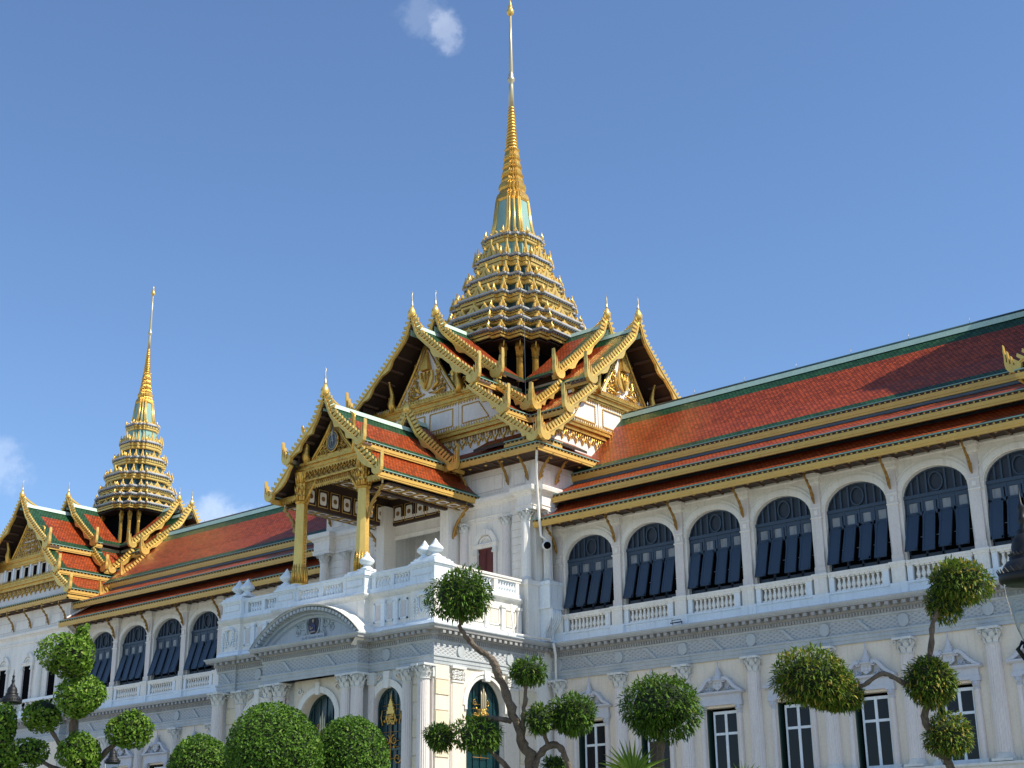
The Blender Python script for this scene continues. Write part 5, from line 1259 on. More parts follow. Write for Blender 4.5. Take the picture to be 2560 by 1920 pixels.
# lower storey walls
mb = MB(); mb.T = FRONT(XC, YF + 0.2)
arch_wall(mb, -HW + 0.02, -1.95, 0, 12.3, [(-5.02, 0.98, 1.2, 10.45, 0.98)], 0.5, "greywhite")
arch_wall(mb, 1.95, HW - 0.02, 0, 12.3, [(5.02, 0.98, 1.2, 10.45, 0.98)], 0.5, "greywhite")
for sg in (-1, 1):
    mb.m("white"); ring(mb, sg * 5.02, 0.98, 10.45, 0.98, 0.36, 0.10, 0.0, 0.3); ring(mb, sg * 5.02, 1.26, 10.45, 1.26, 0.08, 0.14)
    mb.ext([(sg * 5.02 - 0.16, -0.2, 11.35), (sg * 5.02 + 0.16, -0.2, 11.35), (sg * 5.02 + 0.2, -0.2, 12.2), (sg * 5.02 - 0.2, -0.2, 12.2)], (0, 0.25, 0))
    quoins(mb, sg * 7.25 - 0.42, sg * 7.25 + 0.42, 1.0, 12.2, 13)
    for k in range(3): spiral(mb, (sg * 5.02 - 0.85 + 0.1 * k, -0.04, 11.8 + 0.06 * k), 0.16, 1.3, 1, 0.04); spiral(mb, (sg * 5.02 + 0.85 - 0.1 * k, -0.04, 11.8 + 0.06 * k), 0.16, 1.3, -1, 0.04)
mb.T = FRONT(XC, YF + 0.05); arch_wall(mb, -1.95, 1.95, 0, 12.3, [(0, 1.35, 1.0, 10.35, 1.2)], 0.7, "cream")
mb.m("white"); ring(mb, 0, 1.35, 10.35, 1.2, 0.32, 0.10, 0.0, 3)
for sg in (-1, 1): spiral(mb, (sg * 1.45, -0.05, 11.75), 0.22, 1.3, sg, 0.05)
mb.box(-0.14, 0.14, -0.16, 0, 11.45, 12.1)
mb.T = RIGHT(XC + HW - 0.02, 0)
arch_wall(mb, -9.0, 0.1, 0, 12.3, [(-5.35, 1.46, 1.0, 10.40, 1.46)], 0.5, "cream")
mb.m("white"); ring(mb, -5.35, 1.46, 10.40, 1.46, 0.16, 0.10, 0.0, 0.2); ring(mb, -5.35, 1.66, 10.40, 1.66, 0.16, 0.15); ring(mb, -5.35, 1.40, 10.40, 1.40, 0.05, -0.25, 0.0, 6)
mb.ext([(-5.53, -0.2, 11.7), (-5.17, -0.2, 11.7), (-5.10, -0.2, 12.22), (-5.60, -0.2, 12.22)], (0, 0.25, 0))
quoins(mb, -9.1, -8.12, 1.0, 12.25, 15); quoins(mb, -2.7, -1.3, 1.0, 12.25, 15)
for a in (-7.5, -3.25):
    mb.m("cream"); mb.box(a - 0.42, a + 0.42, -0.10, 0.02, 1.0, 11.5); mb.m("pinkwhite"); mb.box(a - 0.50, a - 0.42, -0.06, 0.02, 1.0, 11.5)
    mb.m("greywhite"); mb.box(a - 0.46, a + 0.46, -0.14, 0.02, 11.45, 11.55); mb.box(a - 0.52, a + 0.52, -0.22, 0.02, 12.12, 12.25)
    for k in range(6):
        for z, r in ((11.68, 0.10), (11.92, 0.12)): spiral(mb, (a - 0.38 + k * 0.15, -0.14, z), r, 1.2, 1 if k % 2 else -1, 0.04, k)
mb.T = LEFTW(XC - HW + 0.02, 0); arch_wall(mb, 0, 9.1, 0, 12.3, [(5.35, 1.46, 1.0, 10.4, 1.46)], 0.5, "cream"); mb.T = None
obj("lower_wall", mb, t)
arch_door(t, FRONT(XC, YF + 0.2), 5.02, 0.98, 10.45, 0.98, "crown", 10.1, 0.32)
arch_door(t, FRONT(XC, YF + 0.2), -5.02, 0.98, 10.45, 0.98, "crown", 10.1, 0.32)
arch_door(t, FRONT(XC, YF + 0.05), 0, 1.35, 10.35, 1.2, "swords", 9.35, 0.6)
arch_door(t, RIGHT(XC + HW - 0.02, 0), -5.35, 1.46, 10.40, 1.46, "swords", 10.15, 0.4)
for sg in (-1, 1):
    for u, y in ((2.62, YF - 0.42), (3.38, YF - 0.42), (6.47, YF + 0.16), (7.95, YF - 0.30)): column(t, XC + sg * u, y, 1.0, 12.27, 0.34, "pinkwhite")
    for u in (2.75, 3.95, 8.08): 
        mb = MB().m("pinkwhite"); x = XC + sg * u; mb.box(x - 0.2, x + 0.2, YF + 0.02, YF + 0.3, 1.0, 11.6); mb.m("greywhite"); mb.box(x - 0.27, x + 0.27, YF - 0.04, YF + 0.3, 11.6, 12.2); obj("pilaster", mb, t)
# floor slab and segmental pediment
mb = MB().m("bluewhite"); mb.box(XC - HW + 0.1, XC + HW - 0.1, YF + 0.15, -0.2, 14.0, 14.195); mb.box(XC - 3.6, XC + 3.6, YF - 0.6, YF + 0.2, 14.0, 14.195)
mb.m("white"); mb.box(XC - HW + 0.5, XC + HW - 0.5, YF + 0.5, -1.4, 16.0, 16.32)
obj("balcony_floor", mb, t)
mb = MB(); yf = YF - 1.28; r0, hw_ = 5.85, 4.3; zc = 16.05 - r0; am = math.asin(hw_ / r0); N = 30
ang = [-am + 2 * am * k / N for k in range(N + 1)]
pt = lambda a, r, y: (XC + r * math.sin(a), y, zc + r * math.cos(a))
prf = [(0.0, 0.0, "bluewhite"), (0.0, 0.10, "palegrey"), (-0.08, 0.16, "palegrey"), (-0.12, 0.42, "darkgrey"), (-0.28, 0.42, "darkgrey"), (-0.36, 0.50, "palegrey"), (-0.44, 0.54, "palegrey"), (-0.50, 0.60, "palegrey"), (-0.62, 0.62, "palegrey"), (-0.70, 0.78, "palegrey")]
for (d0, e0, _), (d1, e1, mt) in zip(prf, prf[1:]):
    mb.m(mt)
    for a, b in zip(ang, ang[1:]): mb.poly([pt(a, r0 + d0, yf + e0), pt(b, r0 + d0, yf + e0), pt(b, r0 + d1, yf + e1), pt(a, r0 + d1, yf + e1)])
mb.m("white")
for a, b in zip(ang, ang[1:]): mb.poly([pt(a, r0, yf), pt(b, r0, yf), pt(b, r0, YF + 0.2), pt(a, r0, YF + 0.2)])
for sg in (-1, 1): mb.poly([pt(sg * am, r0, yf), pt(sg * am, r0, YF + 0.2), pt(sg * am, r0 - 0.9, YF + 0.2), pt(sg * am, r0 - 0.9, yf + 0.1)])
mb.m("palegrey")
for k in range(33):                                            # modillions and dentils round the arch
    a = -am + 2 * am * (k + 0.5) / 33; w = 0.10 / r0
    q = [pt(a - w, r0 - 0.13, yf + 0.12), pt(a + w, r0 - 0.13, yf + 0.12), pt(a + w, r0 - 0.29, yf + 0.12), pt(a - w, r0 - 0.29, yf + 0.12)]; mb.ext(q, (0, 0.32, 0))
for k in range(90):
    a = -am * 0.93 + 2 * am * 0.93 * (k + 0.5) / 90; w = 0.035 / r0
    q = [pt(a - w, r0 - 0.38, yf + 0.40), pt(a + w, r0 - 0.38, yf + 0.40), pt(a + w, r0 - 0.48, yf + 0.40), pt(a - w, r0 - 0.48, yf + 0.40)]; mb.ext(q, (0, 0.14, 0))
mb.poly([(x, yf + 0.78, z) for x, _, z in [pt(a, r0 - 0.68, 0) for a in ang]])
for sg in (-1, 1):
    for cx, cz, r in ((0.95, 15.15, 0.34), (1.35, 14.8, 0.22), (0.75, 14.62, 0.2), (1.45, 15.2, 0.2)): spiral(mb, (XC + 0.12 + sg * cx, yf + 0.76, cz), r, 1.5, sg, 0.06, 1.2)
    mb.tube([(XC + 0.12 + sg * 0.5, yf + 0.74, 15.6), (XC + 0.12 + sg * 0.66, yf + 0.72, 15.2), (XC + 0.12 + sg * 0.6, yf + 0.72, 14.75), (XC + 0.12 + sg * 0.9, yf + 0.75, 14.45)], [0.05, 0.11, 0.10, 0.03], 6)
mb.box(XC - 0.75, XC + 1.0, yf + 0.62, yf + 0.78, 14.2, 14.55)
for k in range(7): spiral(mb, (XC - 0.6 + k * 0.24, yf + 0.60, 14.38), 0.09, 1.2, 1 if k % 2 else -1, 0.025, k)
pd = obj("curved_pediment", mb, t)
mb = MB(); ex, ez, ey = XC + 0.12, 15.08, yf + 0.70
ov = [(ex + 0.44 * math.cos(j * math.pi / 14), ey, ez + 0.58 * math.sin(j * math.pi / 14)) for j in range(28)]
mb.m("medal"); mb.ext(ov, (0, -0.04, 0)); mb.m("palegrey"); mb.tube(ov + ov[:1], 0.045, 6)
mb.m("skin"); mb.lathe(ex, ey - 0.06, [(0.01, ez + 0.07), (0.06, ez + 0.12), (0.075, ez + 0.19), (0.05, ez + 0.27), (0.01, ez + 0.29)], 10)
mb.m("uniform"); mb.ext([(ex - 0.20, ey - 0.04, ez - 0.36), (ex + 0.20, ey - 0.04, ez - 0.36), (ex + 0.17, ey - 0.04, ez - 0.06), (ex + 0.06, ey - 0.04, ez + 0.06), (ex - 0.06, ey - 0.04, ez + 0.06), (ex - 0.17, ey - 0.04, ez - 0.06)], (0, -0.03, 0))
mb.m("skin"); mb.tube([(ex - 0.2, ey - 0.09, ez - 0.1), (ex - 0.16, ey - 0.1, ez - 0.26), (ex + 0.02, ey - 0.1, ez - 0.18)], 0.035, 6); mb.tube([(ex - 0.2, ey - 0.08, ez - 0.40), (ex + 0.2, ey - 0.08, ez - 0.40)], 0.04, 6)
obj("portrait_medallion", mb, pd)
# balcony parapet
PP = [(XC - HW, -0.5), (XC - HW, YF), (XC - 6.75, YF), (XC - 6.75, YF + 0.18), (XC - 3.5, YF + 0.18), (XC - 3.5, YF - 0.18), (XC + 3.5, YF - 0.18), (XC + 3.5, YF + 0.18), (XC + 6.7, YF + 0.18), (XC + 6.7, YF), (XC + HW, YF), (XC + HW, -7.85), (XC + HW - 0.10, -7.85), (XC + HW - 0.10, -2.35)]
mb = MB()
mb.sweep([(0.16, 14.18), (0.16, 14.40), (0.06, 14.50), (0.0, 14.52), (0.0, 16.02), (0.05, 16.08), (0.14, 16.16), (0.20, 16.26), (0.20, 16.34), (0.04, 16.40), (0.04, 16.60), (-0.5, 16.62)], PP, False,
         ["bluewhite"] * 3 + ["white"] + ["greywhite"] * 4 + ["bluewhite"] * 3)
mb.T = FRONT(XC, YF + 0.18)
for a, b in ((-6.5, -5.9), (-5.5, -4.9), (-4.5, -3.9), (3.9, 4.5), (4.75, 5.35), (5.75, 6.35)):
    mb.m("bluewhite")
    for q in ((a, b, 14.75, 14.83), (a, b, 15.72, 15.8), (a, a + 0.08, 14.75, 15.8), (b - 0.08, b, 14.75, 15.8)): mb.box(q[0], q[1], -0.05, 0.01, q[2], q[3])
    mb.m("panelmauve"); mb.box(a + 0.14, b - 0.14, -0.02, 0.01, 14.88, 15.66)
for a in (-5.7, -4.7, 4.62, 5.55): mb.m("bluewhite"); mb.box(a - 0.14, a + 0.14, -0.13, 0.01, 14.5, 15.75); mb.box(a - 0.18, a + 0.18, -0.17, 0.01, 15.75, 15.9)
mb.T = RIGHT(XC + HW - 0.10, 0)
for a, b in ((-7.6, -6.7), (-6.3, -5.4), (-5.0, -4.1), (-3.7, -2.8)):
    mb.m("white")
    for q in ((a, b, 14.75, 14.83), (a, b, 15.62, 15.7), (a, a + 0.08, 14.75, 15.7), (b - 0.08, b, 14.75, 15.7)): mb.box(q[0], q[1], -0.05, 0.01, q[2], q[3])
    mb.m("cream"); mb.box(a + 0.14, b - 0.14, -0.02, 0.01, 14.88, 15.56)
    mb.m("white"); mb.box(b + 0.06, b + 0.34, -0.14, 0.01, 14.5, 15.7); mb.box(b + 0.02, b + 0.38, -0.19, 0.01, 15.7, 15.85)
# garland panels on the corner piers
for T in (FRONT(XC, YF), ):
    mb.T = T
    for sg in (-1, 1):
        x = sg * 7.55; mb.m("bluewhite")
        mb.tube([(x - 0.24, -0.05, 15.75), (x - 0.24, -0.05, 15.2), (x - 0.1, -0.05, 14.95), (x, -0.05, 14.85), (x + 0.1, -0.05, 14.95), (x + 0.24, -0.05, 15.2), (x + 0.24, -0.05, 15.75)], 0.04, 6)
        mb.tube([(x - 0.3, -0.06, 15.72), (x, -0.09, 15.84), (x + 0.3, -0.06, 15.72)], 0.09, 8); spiral(mb, (x - 0.32, -0.08, 15.68), 0.1, 1.3, 1, 0.04); spiral(mb, (x + 0.32, -0.08, 15.68), 0.1, 1.3, -1, 0.04)
        for xx, n in ((-0.58, 7), (-0.33, 6), (0.33, 6), (0.58, 7)):
            for k in range(n): mb.lathe(x + xx, -0.05, [(0.01, 15.55 - k * 0.15 - 0.08), (0.075, 15.55 - k * 0.15), (0.01, 15.55 - k * 0.15 + 0.08)], 7)
mb.T = None
obj("parapet", mb, t)
def pedestal(x0, x1, y0, y1, z0=16.6):
    mb = MB().m("bluewhite"); mb.box(x0, x1, y0, y1, z0, 17.24)
    mb.box(x0 - 0.05, x1 + 0.05, y0 - 0.05, y1 + 0.05, z0 - 0.02, z0 + 0.10)
    for q in ((x0 + 0.12, x1 - 0.12),): 
        mb.m("greywhite"); mb.box(q[0], q[1], y0 - 0.012, y0, z0 + 0.17, 17.17); mb.m("bluewhite"); mb.box(q[0] + 0.05, q[1] - 0.05, y0 - 0.02, y0, z0 + 0.22, 17.12)
    mb.box(x0 - 0.05, x1 + 0.05, y0 - 0.05, y1 + 0.05, 17.24, 17.32); mb.box(x0 - 0.11, x1 + 0.11, y0 - 0.11, y1 + 0.11, 17.32, 17.44); mb.box(x0 - 0.03, x1 + 0.03, y0 - 0.03, y1 + 0.03, 17.44, 17.56); mb.box(x0 + 0.08, x1 - 0.08, y0 + 0.08, y1 - 0.08, 17.56, 17.66)
    return obj("pedestal", mb, t)
pedestal(XC + 6.72, XC + HW, YF, -7.85); pedestal(XC - HW, XC - 6.72, YF, -7.85)
pedestal(XC + 2.0, XC + 3.5, YF - 0.18, YF + 0.75); pedestal(XC - 3.5, XC - 2.0, YF - 0.18, YF + 0.75)
for x, y in ((XC + 7.18, -8.7), (XC + 7.95, -8.7), (XC - 7.6, -8.7), (XC - 6.85, -8.7), (XC + 3.18, -8.95), (XC - 3.18, -8.95)): onion(t, x, y, 17.64)
def rail_x(x0, x1, y, posts, n):
    mb = MB().m("bluewhite"); mb.box(x0, x1, y, y + 0.30, 17.22, 17.34); mb.box(x0, x1, y - 0.05, y + 0.35, 17.34, 17.46)
    for p in posts: mb.box(p - 0.14, p + 0.14, y + 0.02, y + 0.28, 16.6, 17.22)
    o = obj("balustrade", mb, t)
    for k in range(n):
        x = x0 + (k + 0.5) * (x1 - x0) / n
        if min([abs(x - p) for p in posts] + [9]) > 0.22: obj("baluster", BALU2, o, TR(x, y + 0.15, 16.605))
def rail_y(y0, y1, x, posts, n):
    mb = MB().m("white"); mb.box(x - 0.30, x, y0, y1, 17.22, 17.34); mb.box(x - 0.35, x + 0.05, y0, y1, 17.34, 17.46)
    for p in posts: mb.box(x - 0.28, x - 0.02, p - 0.14, p + 0.14, 16.6, 17.22)
    o = obj("balustrade", mb, t)
    for k in range(n):
        y = y0 + (k + 0.5) * (y1 - y0) / n
        if min([abs(y - p) for p in posts] + [9]) > 0.22: obj("baluster", BALU2, o, TR(x - 0.15, y, 16.605))
rail_x(XC - 2.0, XC + 2.0, YF - 0.12, (XC - 1.9, XC + 0.05, XC + 1.9), 19)
rail_x(XC + 3.5, XC + 6.72, YF + 0.22, (XC + 3.75, XC + 5.1, XC + 6.55), 15)
rail_x(XC - 6.72, XC - 3.5, YF + 0.22, (XC - 6.55, XC - 5.1, XC - 3.75), 15)
rail_y(-7.85, -2.3, XC + HW - 0.08, (-7.75, -6.0, -4.35, -2.6), 26)
rail_y(-7.85, -2.3, XC - HW + 0.38, (-7.75, -6.0, -4.35, -2.6), 26)

# gilded porch on the balcony --------------------------------------------
porch = arm(t, (XC, -1.3), (0, -1), 0.0, 8.15, 27.60, [((0, 27.60), (2.95, 24.95)), ((2.7, 24.60), (4.35, 23.0))], 0.80, (7.35, 24.62, 1.72, 27.0, "oval"), 0.0, 0.42, 0.85, (1.05, 0.5, 1.15), 0.55, 0.75, 0.16, 2.4)
arm(t, (XC, -1.3), (0, -1), 0.0, 1.55, 28.20, [((0, 28.20), (3.75, 24.75))], 0.85, None, 0.6, 0.42, 0.85, (0.6, 0.4, 0.7), 0.55, 0.6, 0.14, 1.5)
def porch_column(x, y, z0=17.6):
    mb = MB().m("goldleaf")
    oc = lambda r, z: [(x + r * math.cos(math.pi / 8 + j * math.pi / 4), y + r * math.sin(math.pi / 8 + j * math.pi / 4), z) for j in range(8)]
    mb.loft([oc(0.46, z0), oc(0.46, z0 + 0.15), oc(0.40, z0 + 0.22), oc(0.42, z0 + 1.0), oc(0.38, z0 + 1.05), oc(0.33, 22.35)])
    mb.m("gold")
    for j in range(8):                                          # leaf collar at the foot
        a = j * math.pi / 4
        for q in (0.0, 0.39):
            mb.tube([(x + 0.40 * math.cos(a + q), y + 0.40 * math.sin(a + q), z0 + 0.2), (x + 0.41 * math.cos(a + q), y + 0.41 * math.sin(a + q), z0 + 0.75), (x + 0.38 * math.cos(a + q), y + 0.38 * math.sin(a + q), z0 + 1.25)], [0.08, 0.07, 0.01], 5)
    for k in range(20):                                         # small flame fringe up the inner arris
        z = 18.9 + k * 0.18; sg = 1 if x < XC else -1
        mb.ext([(x + sg * 0.33, y - 0.02, z), (x + sg * 0.45, y - 0.02, z + 0.06), (x + sg * 0.33, y - 0.02, z + 0.14)], (0, 0.05, 0))
    o = obj("porch_column", mb, t)
    mb = MB().m("gold")
    mb.loft([oc(0.36, 22.3), oc(0.42, 22.42), oc(0.34, 22.5), oc(0.38, 22.75), oc(0.34, 22.8), oc(0.37, 23.1), oc(0.33, 23.15), oc(0.37, 23.5), oc(0.34, 23.55), oc(0.46, 24.0), oc(0.5, 24.1), oc(0.4, 24.12)])
    for z, h in ((22.5, 0.45), (22.95, 0.45), (23.45, 0.7)):
        for j in range(8):
            a = j * math.pi / 4; mb.tube([(x + 0.34 * math.cos(a), y + 0.34 * math.sin(a), z), (x + 0.39 * math.cos(a), y + 0.39 * math.sin(a), z + h * 0.6), (x + 0.47 * math.cos(a), y + 0.47 * math.sin(a), z + h)], [0.07, 0.08, 0.01], 5)
    obj("capital", mb, o)
for sg in (-1, 1): porch_column(XC + sg * 2.5, -8.65)
for sg in (-1, 1):
    mb = MB().m("white"); x = XC + sg * 2.6; mb.box(x - 0.32, x + 0.32, -2.35, -1.31, 16.3, 23.4); mb.box(x - 0.36, x + 0.36, -2.4, -1.31, 16.3, 16.9); obj("pillar", mb, t)
for sg in (-1, 1):
    obj("eave_bracket", BRACKET, t, TR(XC + sg * 2.82, -8.65, 20.6, sg * math.pi / 2, 1.28)); obj("eave_bracket", BRACKET, t, TR(XC + sg * 2.92, -2.0, 20.6, sg * math.pi / 2, 1.28))
# carved beam and pierced valance between the front columns
mb = MB().m("gold"); y = -8.65
mb.box(XC - 2.9, XC + 2.9, y - 0.26, y + 0.26, 24.08, 24.22); mb.box(XC - 2.8, XC + 2.8, y - 0.32, y + 0.3, 24.22, 24.32); mb.box(XC - 2.9, XC + 2.9, y - 0.24, y + 0.26, 24.32, 24.46); mb.box(XC - 3.0, XC + 3.0, y - 0.36, y + 0.3, 24.46, 24.60)
for k in range(24): x = XC - 2.7 + k * 5.4 / 23; mb.ext([(x - 0.08, y - 0.28, 24.10), (x + 0.08, y - 0.28, 24.10), (x, y - 0.28, 23.95)], (0, 0.08, 0))
mb.m("darkgold"); mb.box(XC - 2.4, XC + 2.4, y - 0.14, y + 0.16, 23.62, 24.08)
mb.m("gold")
for k in range(12):
    x = XC - 2.2 + k * 0.4; mb.tube([(x - 0.16, y - 0.17, 23.85), (x, y - 0.19, 24.02), (x + 0.16, y - 0.17, 23.85), (x, y - 0.19, 23.68), (x - 0.16, y - 0.17, 23.85)], 0.035, 5)
mb.box(XC - 2.2, XC + 2.2, y - 0.18, y + 0.16, 23.52, 23.62)
for k in range(26):                                             # pierced lattice
    x = XC - 2.0 + k * 4.0 / 25
    mb.tube([(x - 0.09, y - 0.05, 23.52), (x + 0.09, y - 0.05, 23.22)], 0.028, 4); mb.tube([(x + 0.09, y - 0.05, 23.52), (x - 0.09, y - 0.05, 23.22)], 0.028, 4)
    mb.ext([(x - 0.07, y - 0.08, 23.22), (x + 0.07, y - 0.08, 23.22), (x, y - 0.08, 23.06)], (0, 0.06, 0))
mb.box(XC - 2.1, XC + 2.1, y - 0.09, y + 0.05, 23.20, 23.26)
for sg in (-1, 1):                                              # raking struts with fringe
    A = Vector((XC + sg * 1.25, y - 0.1, 23.6)); B2 = Vector((XC + sg * 2.2, y - 0.1, 22.3)); mb.tube([A, B2], 0.075, 6); d = B2 - A
    for k in range(9):
        p = A + d * ((k + 0.3) / 9); mb.ext([p, p + d * 0.09, p + d * 0.06 + Vector((-sg * 0.14, 0, -0.10))], (0, 0.05, 0))
    mb.m("darkgold"); mb.poly([(XC + sg * 1.3, y - 0.06, 23.6), (XC + sg * 2.2, y - 0.06, 23.6), (XC + sg * 2.2, y - 0.06, 22.4)]); mb.m("gold")
    for cx, cz, r in ((2.0, 23.3, 0.2), (2.05, 22.85, 0.13), (1.65, 23.42, 0.12)): spiral(mb, (XC + sg * cx, y - 0.09, cz), r, 1.3, sg, 0.035)
    mb.box(XC + sg * 3.5 - 0.75, XC + sg * 3.5 + 0.75, y - 0.2, y + 0.2, 22.62, 22.9)
    for k in range(7): x = XC + sg * (2.85 + k * 0.21); mb.ext([(x - 0.06, y - 0.22, 22.62), (x + 0.06, y - 0.22, 22.62), (x, y - 0.22, 22.5)], (0, 0.06, 0))
obj("carved_beam", mb, t)
# coffered porch ceiling: fascia panels, eave soffits and ceiling, each with a pale quatrefoil and gilt disc
mb = MB()
def quat(T, cx, cz, w, h):
    mb.T = T; mb.m("goldpaint"); fr = [(cx - w, cz - h, 0), (cx + w, cz - h, 0), (cx + w, cz + h, 0), (cx - w, cz + h, 0)]
    mb.tube([(a, -0.03, b) for a, b, _ in fr + fr[:1]], 0.025, 4)
    mb.m("white"); pts = []
    for j in range(24):
        a = 2 * math.pi * j / 24; r = 1 - 0.16 * math.cos(4 * a + math.pi) ** 2 * 0 - (0.10 if j % 6 == 3 else 0); q = max(abs(math.cos(a)), abs(math.sin(a)))
        pts.append((cx + w * 0.70 * r * math.cos(a) / q, -0.03, cz + h * 0.74 * r * math.sin(a) / q))
    mb.poly(pts)
    mb.m("disc"); mb.poly([(cx + w * 0.40 * math.cos(2 * math.pi * j / 16), -0.045, cz + w * 0.40 * math.sin(2 * math.pi * j / 16)) for j in range(16)]); mb.T = None
mb.m("brown")
for sg in (-1, 1): mb.box(XC + sg * 2.75 - 0.12, XC + sg * 2.75 + 0.12, -8.4, -1.35, 22.25, 24.0)
mb.box(XC - 2.7, XC + 2.7, -1.62, -1.34, 22.3, 24.0); mb.box(XC - 2.7, XC + 2.7, -8.4, -1.4, 23.9, 24.0); mb.box(XC - 2.7, XC + 2.7, -8.42, -8.3, 23.5, 24.0)
for k in range(7):
    quat(RIGHT(XC - 2.63, 0), -7.9 + k * 0.93, 22.98, 0.36, 0.50); quat(LEFTW(XC + 2.63, 0), 7.9 - k * 0.93, 22.98, 0.36, 0.50)
for k in range(5): quat(FRONT(XC, -1.62), -1.84 + k * 0.92, 22.98, 0.36, 0.50)
for sg in (-1, 1):
    x0, x1 = XC + sg * 2.87, XC + sg * 4.15; a, b = min(x0, x1), max(x0, x1)
    mb.m("brown"); mb.box(a, b, -8.4, -1.35, 22.40, 22.46)
    for k in range(8): quat((lambda x: lambda p: Vector((x + p[0], p[2], 22.40 + p[1])))((a + b) / 2), 0, -7.95 + k * 0.9, 0.5, 0.38)
for k in range(7):
    for c in (-1.6, 0, 1.6): quat((lambda p: Vector((XC + p[0], p[2], 23.90 + p[1]))), c, -7.9 + k * 0.95, 0.6, 0.4)
obj("coffered_ceiling", mb, t)
# ------------------------------------------------------------------ forecourt
mb = MB().m("pave"); mb.box(-400, 400, -400, 400, -0.5, 0.0)
g = obj("ground", mb); g["kind"] = "structure"
mb = MB().m("lawn_soil"); mb.poly([(-40, -50, 0.006), (44, -50, 0.006), (44, -20, 0.006), (-40, -20, 0.006)])
g = obj("lawn", mb); g["kind"] = "structure"
F = 3603.47
def at(px, py, D):
    """point D metres in front of the camera along the ray through a photo position (2560 x 1920)"""
    x, y = (px - 1280) / F * D, (960 - py) / F * D
    return CAM + Vector(AX[0]) * x + Vector(AX[1]) * y + Vector(AX[2]) * D
S = lambda px, D: px / F * D
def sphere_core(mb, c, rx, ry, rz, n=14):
    mb.m("leaf_shade"); rings = []
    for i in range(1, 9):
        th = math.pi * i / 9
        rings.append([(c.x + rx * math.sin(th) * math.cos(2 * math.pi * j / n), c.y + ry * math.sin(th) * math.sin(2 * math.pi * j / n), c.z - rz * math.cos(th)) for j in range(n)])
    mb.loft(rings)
def leaf(mb, p, nrm, size, rnd, fold=0.25):
    """small folded leaf lying roughly across nrm"""
    t = Vector((rnd.gauss(0, 1), rnd.gauss(0, 1), rnd.gauss(0, 1))); a = nrm.cross(t)
    if a.length < 1e-3: return
    a.normalize(); b = nrm.cross(a); w = size * rnd.uniform(0.75, 1.2)
    i = [mb.vert(p - a * w), mb.vert(p + b * w * 0.55 + nrm * w * fold), mb.vert(p + a * w * 1.05), mb.vert(p - b * w * 0.55 + nrm * w * fold)]
    mb.face(i)
def frond(mb, p, dr, size, rnd):
    """drooping compound leaf: a rachis with paired leaflets"""
    dr = dr.normalized(); sd = dr.cross(Vector((0, 0, 1)))
    if sd.length < 0.05: sd = Vector((1, 0, 0))
    sd.normalize(); sd = (sd + Vector((0, 0, rnd.uniform(-0.5, 0.5)))).normalized(); q = p.copy(); L = size * rnd.uniform(0.8, 1.3); n = 3
    w = size * 0.19; prev = None
    for k in range(n + 1):
        t = k / n; ww = w * (0.55 + 0.9 * t if t < 0.55 else 1.35 - 1.15 * t)
        cur = (mb.vert(q - sd * ww), mb.vert(q + sd * ww))
        if prev: mb.face((prev[0], prev[1], cur[1], cur[0]))
        prev = cur; q = q + dr * (L / n); dr = (dr + Vector((0, 0, -0.22))).normalized()
def pad(root, c, rx, ry, rz, mat, n, size, seed, kind="leaf", rough=0.06, dense=1.0, name="foliage_pad"):
    """clipped ball of foliage: leaves through the shell over a dark ball painted as the shade inside"""
    rnd = random.Random(seed); mb = MB()
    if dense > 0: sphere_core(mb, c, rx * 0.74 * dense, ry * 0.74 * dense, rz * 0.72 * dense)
    mb.m(mat)
    bumps = [(Vector((rnd.gauss(0, 1), rnd.gauss(0, 1), rnd.gauss(0, 1))).normalized(), rnd.uniform(-1, 1)) for _ in range(14)]
    for _ in range(n):
        v = Vector((rnd.gauss(0, 1), rnd.gauss(0, 1), rnd.gauss(0, 1))).normalized()
        lump = sum(h * max(0, v.dot(b) - 0.55) for b, h in bumps) * rough * 6
        r = (1 + lump) * (1 - abs(rnd.gauss(0, 0.10)) + rnd.gauss(0, rough * 0.35)) if kind == 'leaf' and rnd.random() < 0.8 else rnd.uniform(0.74, 0.98) * (1 + lump)
        p = c + Vector((v.x * rx * r, v.y * ry * r, v.z * rz * r))
        nn = Vector((v.x / rx, v.y / ry, v.z / rz)).normalized()
        if kind == "leaf":
            nn = (nn + Vector((rnd.gauss(0, 0.75), rnd.gauss(0, 0.75), rnd.gauss(0, 0.75)))).normalized(); leaf(mb, p, nn, size, rnd)
        else:
            d = (nn * 0.75 + Vector((rnd.gauss(0, 0.6), rnd.gauss(0, 0.6), rnd.gauss(0, 0.5) - 0.15))); frond(mb, p - nn * size * 0.5, d, size, rnd)
    return obj(name, mb, root)
def limb(root, pts, rad, seed, name="trunk"):
    """gnarled tapering limb through the points"""
    rnd = random.Random(seed); P = []; Rr = []
    for k in range(len(pts) - 1):
        m_ = 5
        for j in range(m_):
            t = j / m_; a, b = pts[k], pts[k + 1]
            p0, p3 = pts[max(k - 1, 0)], pts[min(k + 2, len(pts) - 1)]
            q = 0.5 * ((2 * a) + (b - p0) * t + (2 * p0 - 5 * a + 4 * b - p3) * t * t + (3 * a - p0 - 3 * b + p3) * t ** 3)
            r = rad[k] + (rad[k + 1] - rad[k]) * t
            P.append(q + Vector((rnd.gauss(0, r * 0.2), rnd.gauss(0, r * 0.2), 0))); Rr.append(r * rnd.uniform(0.82, 1.2))
    P.append(pts[-1]); Rr.append(rad[-1])
    mb = MB().m("bark"); mb.tube(P, Rr, 9); return obj(name, mb, root)
